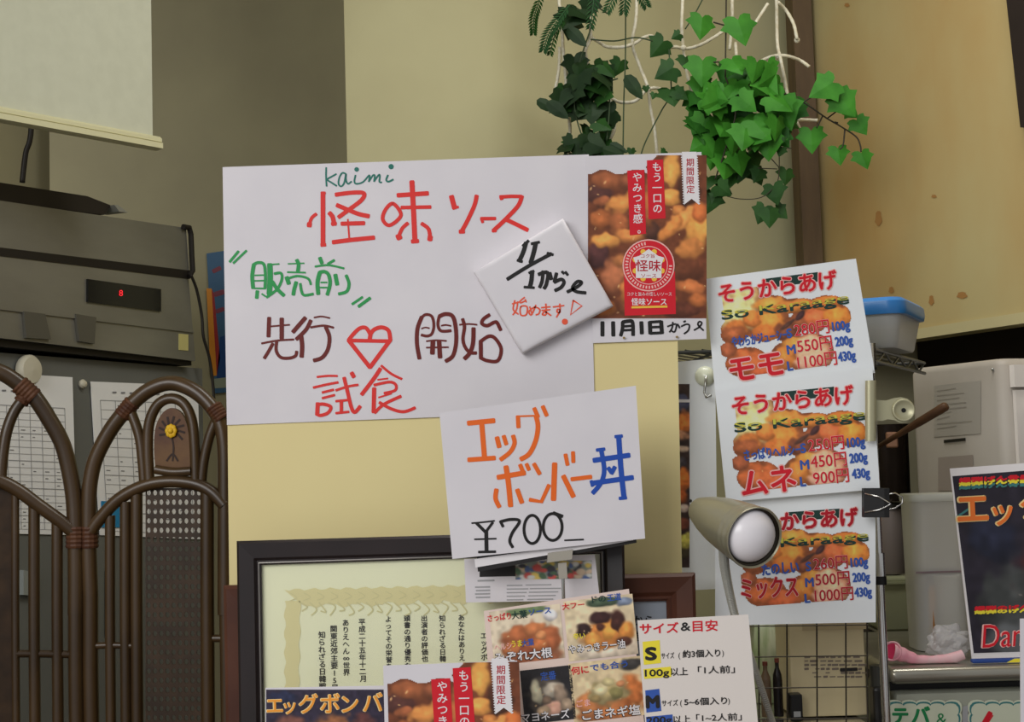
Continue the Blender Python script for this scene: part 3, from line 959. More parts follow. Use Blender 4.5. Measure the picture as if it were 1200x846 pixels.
def poster(name, label, pl, fn, q, date, group=None):
    """fn maps the upper poster's own px onto this poster"""
    o = sheet(name, label, 'poster', pl, q, thick=0.0008, nu=4, nv=4, group=group)
    fx = lambda x, y: fn(x, y)
    poster_picture().put('food_picture', pl, fx, o)
    f = lambda pts: [fx(x, y) for x, y in pts]
    patch('red_banner', pl, [f([(735, 200), (755, 199), (757, 274), (738, 276)]), f([(758, 188), (777, 187), (780, 256), (760, 257)])], P_RED, o, off=0.0008)
    sc = math.dist(fx(735, 200), fx(835, 200)) / 100
    mb = MB()
    x, y = fx(769.5, 190.5)
    text_into(mb, pl, 'もう一口の', x, y, 11.8 * sc, -1, bold=0.012, off=0.0011, vertical=True, spacing=1.03)
    x, y = fx(746.5, 202.5)
    text_into(mb, pl, 'やみつき感。', x, y, 11.8 * sc, -1, bold=0.012, off=0.0011, vertical=True, spacing=1.03)
    mb.build('white_lettering', P_WHITE, o)
    patch('white_ribbon', pl, [f([(799, 178), (816, 178), (819, 240), (810.5, 233), (801.5, 240)])], P_WHITE, o, off=0.0008)
    zz = []
    for k in range(20):
        zz.append(f([(799.3 + k * .13, 180 + k * 3), (797.6 + k * .13, 181.5 + k * 3), (799.4 + k * .13, 183 + k * 3)]))
        zz.append(f([(816 + k * .15, 180 + k * 3), (817.8 + k * .15, 181.5 + k * 3), (816.1 + k * .15, 183 + k * 3)]))
    patch('ribbon_edge', pl, zz, P_WHITE, o, off=0.0008)
    mb = MB()
    x, y = fx(808.5, 186)
    text_into(mb, pl, '期間限定', x, y, 10 * sc, -1, bold=0.01, off=0.0011, vertical=True, spacing=1.05)
    mb.build('ribbon_lettering', P_DRED, o)
    patch('red_block', pl, [f([(731, 318), (791, 318), (792, 368), (732, 370)])], P_RED, o, off=0.0007)
    circ = lambda r, n=40: f([(760 + r * math.cos(a * 2 * math.pi / n), 311 + r * math.sin(a * 2 * math.pi / n)) for a in range(n)])
    patch('badge', pl, [circ(30.5)], P_PINK, o, off=0.0010)
    patch('badge_ring', pl, [circ(29)], P_RED, o, off=0.0012)
    mb = MB()
    for k in range(34):
        a = k * 2 * math.pi / 46
        mb.add([pl.p(*fx(760 + r_ * math.cos(b_), 311 + r_ * math.sin(b_)), 0.0014) for r_, b_ in ((24, a), (27.5, a), (27.5, a + 0.07), (24, a + 0.07))], [(0, 1, 2, 3)])
    mb.build('ring_lettering', P_PINK, o)
    patch('badge_inner_ring', pl, [circ(22.5)], P_PINK, o, off=0.0014)
    patch('badge_field', pl, [circ(21.5)], P_RED, o, off=0.0016)
    orn = []
    for k in range(8):
        a = R(22.5 + 45 * k)
        orn.append(f([(760 + 17 * math.cos(a) + 3.2 * math.cos(t), 311 + 17 * math.sin(a) + 3.2 * math.sin(t)) for t in [j * math.pi / 5 for j in range(10)]]))
    patch('badge_ornament', pl, orn, P_GOLD, o, off=0.0018)
    patch('badge_house', pl, [f([(760, 292), (771, 300), (778, 302), (775, 310), (775, 326), (745, 326), (745, 310), (742, 302), (749, 300)])], P_WHITE, o, off=0.0020)
    text('badge_lettering', pl, [('怪味', *fx(745, 317), 14.5 * sc, dict(fit=29 * sc, bold=0.012)), ('ソース', *fx(751, 325.5), 6 * sc, dict(fit=18 * sc)), ('コク旨', *fx(751, 302), 5 * sc, dict(fit=16 * sc))], P_DRED, o, off=0.0023, hscale=1.0)
    text('white_caption', pl, [('コクと旨みの怪しいソース', *fx(735, 346.5), 5 * sc, dict(fit=52 * sc)), ('怪味ソース', *fx(740, 357), 9 * sc, dict(fit=41 * sc, bold=0.02))], P_WHITE, o, off=0.0011)
    patch('gold_rule', pl, [f([(740, 359), (782, 358), (782, 360.5), (740, 361.5)])], P_GOLD, o, off=0.0011)
    if date:
        zH = (680, 270, .16546)
        strokes('black_lettering', pl, [([(157, 650), (157, 745)], 4.8, 'line'), ([(232, 650), (234, 745)], 4.8, 'line'), ([(300, 650), (298, 700), (286, 745)], 4.2), ([(300, 650), (345, 642), (370, 652), (374, 742)], 4.4), ([(300, 680), (365, 676)], 3, 'line'), ([(298, 708), (368, 704)], 3, 'line'), ([(432, 650), (436, 730)], 4.8, 'line'), ([(492, 650), (496, 730)], 4.8, 'line'), ([(490, 650), (572, 645)], 3.4, 'line'), ([(572, 645), (578, 728)], 4.8, 'line'), ([(495, 686), (572, 683)], 3, 'line'), ([(495, 729), (578, 725)], 3.4, 'line'),
            ([(618, 680), (678, 664), (668, 718), (642, 708)], 2.0), ([(655, 650), (650, 690), (632, 720)], 2.0), ([(688, 664), (704, 690)], 2.2, 'line'), ([(732, 648), (745, 642)], 2.2, 'line'), ([(715, 680), (750, 665), (772, 672), (764, 708), (735, 732)], 2.0), ([(806, 706), (842, 684), (860, 656), (842, 646), (834, 670), (872, 708)], 2.0)], INK_BLACK, o, tf=zH)
    return o


poster('food_poster', 'chicken sauce poster with handwritten black date, right of the large handwritten sign', CP, lambda x, y: (x, y), [(686, 183), (822, 178), (828, 397), (695, 402)], True, 'chicken sauce posters')
o = MB().tube([CP.p(731, 396, 0.001), CP.p(731, 396, 0.004)], 0.0016, 8).build('drawing_pin', M('brass', (170, 140, 80), 0.3, 0.8))
tag(o, 'tiny pin through the white strip under the poster date, left one', 'pin')
o = MB().tube([CP.p(793, 395, 0.001), CP.p(793, 395, 0.004)], 0.0016, 8).build('drawing_pin', MATS['brass'])
tag(o, 'tiny pin through the white strip under the poster date, right one', 'pin')

# ---- tilted white block with the date
TQ = [(660, 255), (719, 358), (612, 414), (555, 318)]
TL = Pl(BD.o + BD.n * 0.026, BD.n)
mb = MB()
ctr = quad_pt(TQ, .5, .5)
ins = lambda k: [(ctr[0] + (x - ctr[0]) * k, ctr[1] + (y - ctr[1]) * k) for x, y in TQ]


def dens(poly, n=6):
    out = []
    for i in range(len(poly)):
        a, b = poly[i], poly[(i + 1) % len(poly)]
        out += [(a[0] + (b[0] - a[0]) * t / n, a[1] + (b[1] - a[1]) * t / n) for t in range(n)]
    return out


rings = []
for k, off in ((0.985, -0.0215), (1.0, -0.018), (1.0, -0.006), (0.985, -0.0022), (0.95, -0.0006), (0.90, 0.0)):
    rings.append([TL.p(x, y, off) for x, y in dens(ins(k))])
nn = len(rings[0])
V = [v for r_ in rings for v in r_]
Fc = []
for i in range(len(rings) - 1):
    for k in range(nn):
        Fc.append((i * nn + k, i * nn + (k + 1) % nn, (i + 1) * nn + (k + 1) % nn, (i + 1) * nn + k))
Fc += [tuple(range(nn))[::-1], tuple(range((len(rings) - 1) * nn, len(rings) * nn))]
tile = tag(smooth_by_angle(mb.add(V, Fc).build('sign_block', PAPER), 50), 'thick white block set diamond-wise on the big sign, a black date on it', 'sign')
zF = (550, 250, .2009)
strokes('black_lettering', TL, [([(330, 172), (315, 225), (290, 280)], 5.2), ([(312, 190), (345, 160)], 3.6, 'line'), ([(280, 274), (308, 282)], 3.4, 'line'), ([(388, 172), (375, 230), (358, 288)], 5.4), ([(362, 178), (408, 168)], 3.4, 'line'), ([(478, 236), (350, 305), (222, 384)], 4.4), ([(455, 232), (488, 242)], 3.4, 'line'), ([(366, 338), (362, 390), (352, 432)], 5.2), ([(348, 348), (376, 336)], 3.2, 'line'), ([(320, 430), (378, 434)], 3.2, 'line'),
    ([(404, 356), (456, 346), (450, 410), (436, 438)], 4.4), ([(430, 338), (424, 395), (410, 432)], 4.2), ([(468, 348), (478, 384)], 4.6, 'line'), ([(508, 350), (496, 400)], 4.2, 'line'), ([(496, 402), (535, 385), (552, 402), (535, 432), (500, 450)], 4.2), ([(540, 340), (552, 352)], 3.2, 'line'), ([(560, 342), (574, 360)], 3.2, 'line'),
    ([(572, 458), (630, 428), (654, 404), (630, 398), (602, 432), (622, 456), (678, 464)], 4.0)], INK_BLACK, tile, tf=zF)
strokes('orange_red_lettering', TL, [([(265, 508), (256, 560), (285, 588)], 1.9), ([(250, 528), (288, 518)], 1.7, 'line'), ([(282, 515), (275, 560), (254, 592)], 1.9), ([(322, 490), (296, 512), (300, 522), (330, 508)], 1.8), ([(325, 502), (332, 518)], 1.7, 'line'), ([(300, 545), (300, 592), (332, 590), (336, 545), (300, 545)], 1.9),
    ([(352, 545), (366, 590)], 1.8, 'line'), ([(388, 535), (362, 592), (348, 572), (380, 548), (410, 560), (405, 585), (388, 592)], 1.9), ([(420, 550), (472, 545)], 1.8, 'line'), ([(422, 566), (470, 562)], 1.8, 'line'), ([(446, 528), (447, 588), (426, 590), (440, 574), (476, 596)], 1.9), ([(488, 546), (552, 538)], 1.8, 'line'), ([(527, 528), (528, 575), (512, 576), (514, 560), (528, 568), (508, 606)], 1.9), ([(606, 508), (656, 540), (590, 592), (606, 508)], 1.9, 'line'), ((557, 632), 3.6, 'dot')], INK_PEN, tile, tf=zF)

# ---- framed certificate, and the brown frame behind it
CF = facing(500, 760, 1.88, tilt=4)
zc = ZT + 0.002
FRM = M('black_brown_frame', (44, 34, 34), 0.3, rgb2=(34, 28, 28), scale=8, gain=1.0, spec=0.5)
rt = root('certificate_frame', zfix(CF.p(505, 760), ZT), 'certificate in a black-brown frame leaning below the big sign', 'framed certificate')


def frame_ring(pl, q, widths, parent, mat, name, offs):
    """q: outer TL TR BR BL px; nested bands of given px widths at given heights, joined into one moulding"""
    def inset(d):
        (x0, y0), (x1, y1), (x2, y2), (x3, y3) = q
        return [(x0 + d, y0 + d), (x1 - d, y1 + d), (x2 - d, y2 - d), (x3 + d, y3 - d)]
    rings = [[pl.p(x, y, of) for x, y in inset(d)] for d, of in zip(widths, offs)]
    V = [v for r_ in rings for v in r_]
    Fc = []
    for i in range(len(rings) - 1):
        for k in range(4):
            Fc.append((i * 4 + k, i * 4 + (k + 1) % 4, (i + 1) * 4 + (k + 1) % 4, (i + 1) * 4 + k))
    return MB().add(V, Fc).build(name, mat, parent)


def bottom_px(pl, x, z, y0=846):
    """py of the plane's point at height z below pixel column x"""
    lo, hi = y0, 1400
    for _ in range(40):
        m = (lo + hi) / 2
        if pl.p(x, m).z > z: lo = m
        else: hi = m
    return lo


cq = [(278, 634), (731, 621), (737, bottom_px(CF, 737, zc)), (283, bottom_px(CF, 283, zc))]
frame_ring(CF, cq, [0, 0, 3, 20, 23, 25, 28, 28], rt, FRM, 'frame', [-0.016, 0.004, 0.008, 0.005, 0.001, 0.002, 0.0, -0.010])
frame_ring(CF, cq, [24.5, 25, 26, 27], rt, M('silver_fillet', (120, 116, 112), 0.3, 0.5), 'fillet', [0.0015, 0.0032, 0.0034, 0.0012])
MB().prism([CF.p(*quad_pt(cq, u, v), -0.012) for u, v in ((.01, .02), (.99, .02), (.99, .98), (.01, .98))], CF.n * -0.004).build('backboard', FRM, rt)
cp = Pl(CF.o - CF.n * 0.006, CF.n)
ci = [(303, 658), (706, 647), (712, cq[2][1] - 25), (308, cq[3][1] - 25)]
ctp = sheet('certificate_paper', '', '', cp, ci, M('certificate_paper', (211, 211, 180), 0.7, gain=PG * 1.03), parent=rt, nu=2, nv=2)
orn = []
top = [(333 + i * 6, 691 - i * 0.14 + 1.5 * math.sin(i * 1.9)) for i in range(50)]
bot = [(352 + i * 6, 707 - i * 0.14 + 5 * abs(math.sin(i * 0.55)) + 1.5 * math.sin(i * 2.4)) for i in range(47)]
mb = MB()
for i in range(46):
    mb.add([cp.p(*top[i], .0006), cp.p(*top[i + 1], .0006), cp.p(*bot[i + 1], .0006), cp.p(*bot[i], .0006)], [(0, 3, 2, 1)])
for i in range(30):
    y = 704 + i * 6
    l0, l1 = 334 + 1.5 * math.sin(i * 1.7), 334 + 1.5 * math.sin((i + 1) * 1.7)
    r0, r1 = 352 + 1.2 * math.sin(i * 1.3) - i * 0.1, 352 + 1.2 * math.sin((i + 1) * 1.3) - i * .1
    mb.add([cp.p(l0, y, .0006), cp.p(r0, y, .0006), cp.p(r1, y + 6, .0006), cp.p(l1, y + 6, .0006)], [(0, 3, 2, 1)])
mb.build('gold_border', M('pale_gold_print', (200, 192, 144), 0.6, gain=PG), ctp)
st = []
for i in range(18):
    st.append(([(352 + i * 11, 706), (360 + i * 11, 711 + (i % 3) * 3), (354 + i * 11, 716 + (i % 2) * 5)], 1.6))
    st.append(([(340 + i * 16, 695 - i * .3), (348 + i * 16, 700 - i * .3), (340 + i * 16, 704 - i * .3)], 1.0))
strokes('border_scrolls', cp, st, M('pale_green_print', (190, 184, 138), 0.6, gain=PG), ctp, off=0.0009)
mb = MB()
for s_, x, y, sz in [('知られざる日韓戦', 377, 740, 8.6), ('関東近郊主要15局', 391, 733, 8.6), ('ありえへん∞世界', 405, 726, 8.3), ('平成二十五年十二月', 424, 725, 8.3), ('よってその栄誉を', 455, 722, 7.9), ('頭書の通り優秀な', 477, 721, 7.9), ('出演者の評価也', 497, 721, 7.9), ('知られざる日韓', 518, 721, 7.9), ('あなたはありえへん', 540.5, 720, 7.9), ('エッグボンバー', 567, 741, 8.4)]:
    text_into(mb, cp, s_, x, y, sz, -1, off=0.0008, vertical=True, bold=0.02, spacing=1.0)
mb.build('black_lettering', P_BLACK, ctp)
GLASS = bpy.data.materials.new('picture_glass')
GLASS.use_nodes = True
nt = GLASS.node_tree
for nd in list(nt.nodes):
    if nd.type == 'BSDF_PRINCIPLED': nt.nodes.remove(nd)
tr, gl, mx, fr = nt.nodes.new('ShaderNodeBsdfTransparent'), nt.nodes.new('ShaderNodeBsdfGlossy'), nt.nodes.new('ShaderNodeMixShader'), nt.nodes.new('ShaderNodeFresnel')
gl.inputs['Roughness'].default_value = 0.05
fr.inputs['IOR'].default_value = 1.35
nt.links.new(fr.outputs[0], mx.inputs[0]); nt.links.new(tr.outputs[0], mx.inputs[1]); nt.links.new(gl.outputs[0], mx.inputs[2])
nt.links.new(mx.outputs[0], nt.nodes['Material Output'].inputs[0])
sheet('glass_pane', '', '', Pl(CF.o - CF.n * 0.002, CF.n), [(304, 659), (705, 648), (711, cq[2][1] - 26), (309, cq[3][1] - 26)], GLASS, thick=0.001, parent=rt, nu=1, nv=1)

BF = facing(540, 760, 1.935, tilt=2)
BROWN = M('brown_frame_wood', (92, 56, 42), 0.4, rgb2=(74, 44, 34), scale=7, gain=1.15, stretch=(1, 4, 1))
rt = root('picture_frame', zfix(BF.p(540, 760), ZT), 'wider brown wooden frame behind the certificate frame', 'picture frame')
bq = [(263, 686), (814, 671), (820, bottom_px(BF, 820, zc)), (268, bottom_px(BF, 268, zc))]
frame_ring(BF, bq, [0, 0, 4, 22, 27, 30, 33, 33], rt, BROWN, 'frame', [-0.012, 0.006, 0.010, 0.007, 0.002, 0.004, 0.0, -0.008])
MB().prism([BF.p(*quad_pt(bq, u, v), -0.008) for u, v in ((.01, .02), (.99, .02), (.99, .98), (.01, .98))], BF.n * -0.004).build('backboard', BROWN, rt)
ip = Pl(BF.o - BF.n * 0.006, BF.n)
ins_ = sheet('inner_sheet', '', '', ip, [(293, 716), (783, 704), (788, bq[2][1] - 30), (298, bq[3][1] - 30)], M('bluish_print', (150, 158, 170), 0.6, gain=1.1), parent=rt, nu=1, nv=1)
text('black_lettering', ip, [('から', 742, 732, 13, dict(bold=0.02)), ('唐揚', 742, 750, 13, dict(bold=0.02))], P_BLACK, ins_)

# ---- price card clipped in its stand
EG = facing(635, 560, 1.80, yaw=2, bump=lambda x, y: 0.0016 * (1 + math.sin(x * 0.025 - y * 0.012)) * 0.5)
q = [(515, 484), (745, 452), (756, 631), (530, 655)]
eg = sheet('price_card', 'white handwritten price card with orange katakana and a blue character, held by a clip', 'price card', EG, q, nu=20, nv=16)
zI, zJ = (530, 460, .16552), (540, 490, .20093)
strokes('orange_lettering', EG, [([(112, 217), (296, 199)], 6, 'line'), ([(208, 215), (228, 466)], 6, 'line'), ([(114, 476), (300, 463)], 5.6, 'line'), ([(316, 318), (332, 385)], 5.6, 'line'), ([(364, 308), (382, 366)], 5, 'line'), ([(430, 306), (440, 360), (408, 422), (342, 474)], 5.2), ([(464, 168), (468, 246)], 5, 'line'), ([(462, 168), (582, 164)], 2, 'line'), ([(592, 165), (606, 240), (590, 340), (545, 432), (485, 472)], 5.6), ([(580, 112), (606, 172)], 5, 'line'), ([(640, 98), (668, 162)], 5, 'line'),
    ([(322, 600), (512, 568)], 6, 'line'), ([(380, 524), (398, 650), (412, 802)], 6.2), ([(312, 686), (306, 750), (332, 808)], 5.4), ([(460, 688), (492, 778)], 5.6, 'line'), ([(480, 512), (502, 566)], 5, 'line'), ([(525, 506), (542, 546)], 4.6, 'line'), ([(578, 505), (618, 575)], 5, 'line'), ([(548, 758), (630, 772), (684, 655)], 4.8, 'line')], INK_ORANGE, eg, tf=zI)
strokes('orange_lettering', EG, [([(547, 265), (540, 475)], 6.4, 'line'), ([(598, 338), (656, 456)], 6, 'line'), ([(610, 212), (622, 272)], 4.8, 'line'), ([(654, 198), (656, 256)], 4.8, 'line'), ([(645, 356), (760, 342)], 5, 'line')], INK_ORANGE, eg, tf=zJ)
strokes('blue_lettering', EG, [([(775, 246), (982, 216)], 6, 'line'), ([(762, 380), (1002, 346)], 6, 'line'), ([(818, 182), (836, 300), (818, 375), (770, 436)], 5.4), ([(792, 186), (838, 180)], 4, 'line'), ([(920, 105), (934, 300), (952, 468)], 6.2), ([(900, 108), (940, 104)], 4, 'line'), ([(925, 468), (965, 464)], 4, 'line'), ([(860, 290), (880, 318)], 5, 'line'), ([(898, 285), (878, 322)], 5, 'line'), ([(760, 366), (768, 395)], 4, 'line')], INK_BLUE, eg, tf=zJ)
ell = lambda cx, cy, rx, ry, a0=-90: [(cx + rx * math.cos(R(a0 + t * 30)), cy + ry * math.sin(R(a0 + t * 30))) for t in range(13)]
strokes('black_lettering', EG, [([(64, 612), (130, 606), (196, 598)], 2), ([(92, 612), (142, 662)], 3.8, 'line'), ([(186, 608), (146, 662)], 3.2, 'line'), ([(148, 660), (150, 778)], 4.6, 'line'), ([(80, 706), (206, 702)], 2, 'line'), ([(104, 780), (202, 778)], 3, 'line'),
    ([(230, 600), (246, 632)], 3.4, 'line'), ([(232, 603), (290, 590), (342, 600), (302, 665), (285, 715), (302, 752)], 3.6), (ell(416, 648, 48, 82), 3.4), (ell(535, 634, 55, 78), 3.4), ([(605, 712), (715, 707)], 2, 'line'), ([(540, 552), (592, 572)], 4, 'line')], INK_BLACK, eg, tf=zJ)
# the stand and the black-edged card in it
ES = Pl(EG.o - EG.n * 0.006, EG.n)
o = sheet('card_backing', 'black-edged card showing as a sliver below the handwritten price card', 'card', ES, [(548, 500), (738, 470), (746, 636), (560, 670)], P_BLACK, thick=0.0015, nu=1, nv=1)
patch('white_margin', Pl(ES.o, ES.n), [[(556, 655), (742, 628), (742, 633), (557, 665)]], P_WHITE, o, off=0.001)
CLIPM = M('clear_plastic', (168, 162, 150), 0.25, gain=1.0, spec=0.5)
rt = root('card_stand', zfix(EG.p(657, 700, -0.004), ZT), 'slim memo clip stand holding up the handwritten price card', 'card stand')
MB().prism([EG.p(x, y, 0.003) for x, y in [(642, 648), (671, 644), (670, 655), (641, 659)]], EG.n * -0.014).build('clip', CLIPM, rt)
MB().prism([EG.p(x, y, -0.002) for x, y in [(654, 660), (664, 659), (665, 678), (655, 678)]], EG.n * -0.006).build('clip_block', CLIPM, rt)
a = EG.p(660, 675, -0.005)
MB().tube([a, zfix(EG.p(660, 740, -0.005), ZT + 0.01)], 0.0022, 8).build('stem', M('bright_metal', (170, 170, 165), 0.25, 0.9), rt)
MB().lathe([(0, 0), (.030, 0), (.030, .004), (.010, .008), (.004, .012), (0, .012)], zfix(EG.p(660, 740, -0.005), ZT + 0.0005), (0, 0, 1), 28).build('base', CLIPM, rt)

# ---- leaflet behind the stand
LF = facing(620, 680, 1.845)
q = [(544, 655), (697, 650), (703, 703), (546, 706)]
LQ = [q[0], q[1], (712, 850), (552, 858)]
o = sheet('leaflet', 'white information leaflet with a colourful strip, below the clipped price card', 'leaflet', LF, q, nu=1, nv=1)
lp = Pic(64, 22, (120, 130, 120))
rg = np.random.RandomState(5)
for k in range(70):
    lp.blob(rg.uniform(0, 64), rg.uniform(0, 22), rg.uniform(2.5, 6), rg.uniform(2.5, 6), [(206, 180, 150), (60, 84, 140), (196, 60, 54), (220, 190, 80), (60, 90, 60), (40, 40, 48), (210, 210, 205)][k % 7], 0, 0.5, 0.1)
lp.a = lp.a * .75 + .25 * .55
lp.put('colour_strip', LF, lambda x, y: (604 + x * 1.42, 658 + y - (604 + x - 604) * .02), o)
patch('dark_band', LF, [[(562, 661), (612, 660), (612, 675), (562, 676)]], P_BLACK, o)
st = [([(560, 680.5), (579, 680)], 2, 'line')]
for k in range(4):
    st.append(([(557 + k % 2, 688 + k * 4), (574, 687.6 + k * 4)], 1.8, 'line'))
for k in range(5):
    st += [([(594, 686 + k * 4.2), (612 + (k * 7) % 9, 685.7 + k * 4.2)], 1.3, 'line'), ([(616 + (k * 5) % 6, 685.5 + k * 4.2), (646 + (k * 11) % 14, 685 + k * 4.2)], 1.3, 'line')]
strokes('printing', LF, st, P_GREY, o)

# ---- cards along the front of the counter
def stand_sheet(name, label, cat, Y, q, mat=PAPER, tilt=3, thick=0.001, group=None, yaw=0):
    """a card whose lower edge stands on the counter; q gives TL TR and the lean of its sides"""
    pl = facing(q[0][0], 800, Y, tilt=tilt, yaw=yaw)
    (x0, y0), (x1, y1), sl0, sl1 = q
    yb0, yb1 = bottom_px(pl, x0, ZT + 0.001), bottom_px(pl, x1, ZT + 0.001)
    Q = [(x0, y0), (x1, y1), (x1 + sl1 * (yb1 - y1), yb1), (x0 + sl0 * (yb0 - y0), yb0)]
    o = sheet(name, label, cat, pl, Q, mat, thick, nu=2, nv=2, group=group)
    mb = MB()
    for u in (0.25, 0.75):   # folded feet behind the card
        x, y = quad_pt(Q, u, 1.0)
        t = pl.p(x, y - 50, -0.0012)
        b = pl.p(x, y, -0.0012)
        w = Vector((0.012, 0, 0))
        mb.prism([t - w, t + w, zfix(b + w + Vector((0, 0.045, 0)), ZT + .001), zfix(b - w + Vector((0, 0.045, 0)), ZT + .001)], (0, 0.0008, 0))
    mb.build('foot', PAPER, o)
    return o, pl, Q


NAVY = M('dark_navy_print', (46, 42, 54), 0.4, gain=1.2)
o, pl, Q = stand_sheet('menu_card', 'dark card with gold katakana and orange outlines at the bottom, beside the certificate text', 'card', 1.715, [(311, 806), (470, 803), 0.0, 0.0])
bg = Pic(140, 60, (48, 42, 58))
for b in [(30, 50, 26, 22, (96, 62, 54)), (80, 48, 30, 26, (120, 78, 52)), (20, 10, 20, 10, (36, 40, 62)), (115, 45, 20, 20, (84, 50, 48)), (60, 60, 20, 20, (150, 104, 60))]:
    bg.blob(*b)
bg.grain(4, 0.3, 9)
bg.put('food_picture', pl, lambda x, y: (312 + x, 808 + y), o)
mbA, mbB = MB(), MB()
for k, (ch, x, y, sz) in enumerate([('エ', 313, 835, 22), ('ッ', 333, 835, 20), ('グ', 351, 834, 24), ('ボ', 376, 834, 25), ('ン', 401, 834, 24), ('バ', 426, 833, 25), ('ー', 452, 833, 25)]):
    text_into(mbA, pl, ch, x, y, sz, -2, bold=0.045, off=0.0009)
    text_into(mbB, pl, ch, x + .5, y, sz, -2, bold=0.012, off=0.0013)
mbA.build('letter_outline', M('pale_outline', (226, 190, 130), 0.5, gain=PG), o)
mbB.build('gold_lettering', M('gold_letter', (228, 140, 46), 0.5, gain=PG), o)

o_pl = facing(530, 800, 1.69, tilt=3)
pq_b0, pq_b1 = bottom_px(o_pl, 450, ZT + .001), bottom_px(o_pl, 612, ZT + .001)
SP = 116 / 136.0
small = poster('food_poster', 'smaller copy of the chicken poster standing at the bottom in front of the certificate', o_pl, lambda x, y: (450 + (x - 686) * 1.115 + (y - 182) * 0.03, 777 + (y - 181) * 1.05 - (x - 686) * .02), [(449, 780), (606, 774), (612, pq_b1), (455, pq_b0)], False, 'chicken sauce posters')

# menu card with four dish pictures
o, pl, Q = stand_sheet('menu_card', 'tilted menu card with square dish pictures and white dish names', 'menu card', 1.74, [(567, 716), (737, 690), 0.075, 0.115], M('menu_card_paper', (206, 186, 176), 0.5, gain=PG))


def cq(u, v):
    return quad_pt(Q, u, v)


def dish(x0, y0, x1, y1, sl, blobs, bgc, seed):
    wd, h = int(x1 - x0), int(y1 - y0)
    p = Pic(wd, h, bgc)
    for b in blobs:
        p.blob(*b)
    p.grain(5, 0.22, seed).glints(5, seed, (226, 190, 140), (wd * .2, wd * .8, h * .35, h * .8), r=(.6, 1.3))
    p.a *= .93
    sk = 0.10
    p.put('dish_picture', pl, lambda x, y: (x0 + x + y * sk, y0 + y - x * 0.115), o)


dish(573, 717, 657, 781, 0, [(46, 62, 50, 22, (150, 92, 64)), (42, 40, 36, 24, (150, 84, 54)), (30, 32, 20, 13, (172, 100, 62)), (50, 26, 16, 9, (182, 112, 70)), (68, 40, 14, 18, (160, 92, 58)), (22, 46, 14, 9, (164, 100, 62)), (52, 44, 14, 9, (176, 104, 62)), (38, 50, 10, 6, (128, 70, 48)), (58, 34, 8, 6, (196, 130, 84)), (44, 4, 26, 6, (104, 120, 84)), (70, 12, 10, 8, (206, 200, 198))], (218, 202, 176), 21)
dish(660, 705, 742, 776, 0, [(44, 62, 44, 16, (206, 190, 170)), (44, 44, 36, 22, (190, 120, 62)), (20, 36, 11, 9, (50, 34, 34)), (30, 48, 10, 10, (212, 146, 74)), (42, 24, 15, 10, (58, 36, 36)), (50, 40, 9, 14, (214, 150, 72)), (60, 30, 10, 14, (66, 40, 36)), (70, 42, 10, 12, (206, 134, 66)), (66, 54, 12, 7, (84, 52, 42)), (40, 34, 7, 6, (84, 50, 40)), (46, 6, 22, 7, (70, 84, 66)), (70, 8, 12, 6, (120, 130, 150))], (226, 206, 170), 31)
dish(609, 786, 670, 850, 0, [(30, 34, 28, 30, (84, 76, 70)), (17, 26, 8, 17, (196, 188, 160)), (36, 26, 16, 10, (190, 178, 160)), (44, 32, 10, 14, (150, 130, 112)), (34, 48, 13, 10, (196, 150, 130)), (50, 46, 8, 10, (150, 130, 110)), (22, 50, 10, 8, (176, 150, 122)), (28, 38, 6, 6, (120, 100, 84))], (44, 42, 44), 41)
dish(666, 778, 752, 848, 0, [(46, 60, 48, 18, (176, 110, 66)), (70, 40, 18, 22, (184, 108, 60)), (18, 50, 18, 18, (180, 116, 72)), (44, 38, 30, 18, (158, 142, 100)), (34, 34, 11, 8, (204, 190, 148)), (52, 40, 10, 8, (132, 124, 80)), (44, 26, 10, 6, (190, 176, 130)), (28, 44, 8, 6, (140, 120, 80)), (58, 30, 6, 5, (190, 130, 90)), (72, 8, 16, 9, (64, 62, 60))], (222, 200, 160), 51)
mbW, mbK = MB(), MB()
for s_, x, y, sz, ln in [('みぞれ大根', 580, 776, 13, 68), ('やみつきラー油', 667, 765, 11, 66), ('マヨネーズ', 612, 846, 12, 56), ('ごまネギ塩', 683, 843, 13, 68)]:
    text_into(mbK, pl, s_, x - .4, y + .4, sz, -6, fit=ln, bold=0.06, off=0.0010)
    text_into(mbW, pl, s_, x, y, sz, -6, fit=ln, bold=0.018, off=0.0014)
mbK.build('letter_outline', P_BLACK, o)
mbW.build('white_lettering', P_WHITE, o)
for nm, mt, its in [('red_lettering', P_RED, [('さっぱり', 572, 728, 9, dict(fit=27)), ('大フー', 659, 714, 8, dict(fit=26)), ('何に', 670, 790, 10, dict(fit=20))]), ('green_lettering', P_DGREEN, [('大葉', 600, 725, 10, dict(fit=18)), ('ドの', 694, 706, 9, dict(fit=16))]), ('blue_lettering', P_BLUE, [('ソース', 620, 721, 9, dict(fit=26)), ('定番', 634, 797, 11, dict(fit=18)), ('王道', 712, 704, 9, dict(fit=16)), ('でも合う', 692, 786, 9, dict(fit=44)), ('大葉', 612, 757, 9, dict(fit=14))]), ('yellow_lettering', P_YEL, [('うま', 600, 758, 9, dict(fit=12)), ('辛い', 672, 749, 8, dict(fit=14))]), ('pink_lettering', P_PINK, [('ヘルシ', 580, 762, 9, dict(fit=20)), ('ごま', 676, 828, 9, dict(fit=16))])]:
    text(nm, pl, its, mt, o, off=0.0013, ang=-7, bold=0.02)

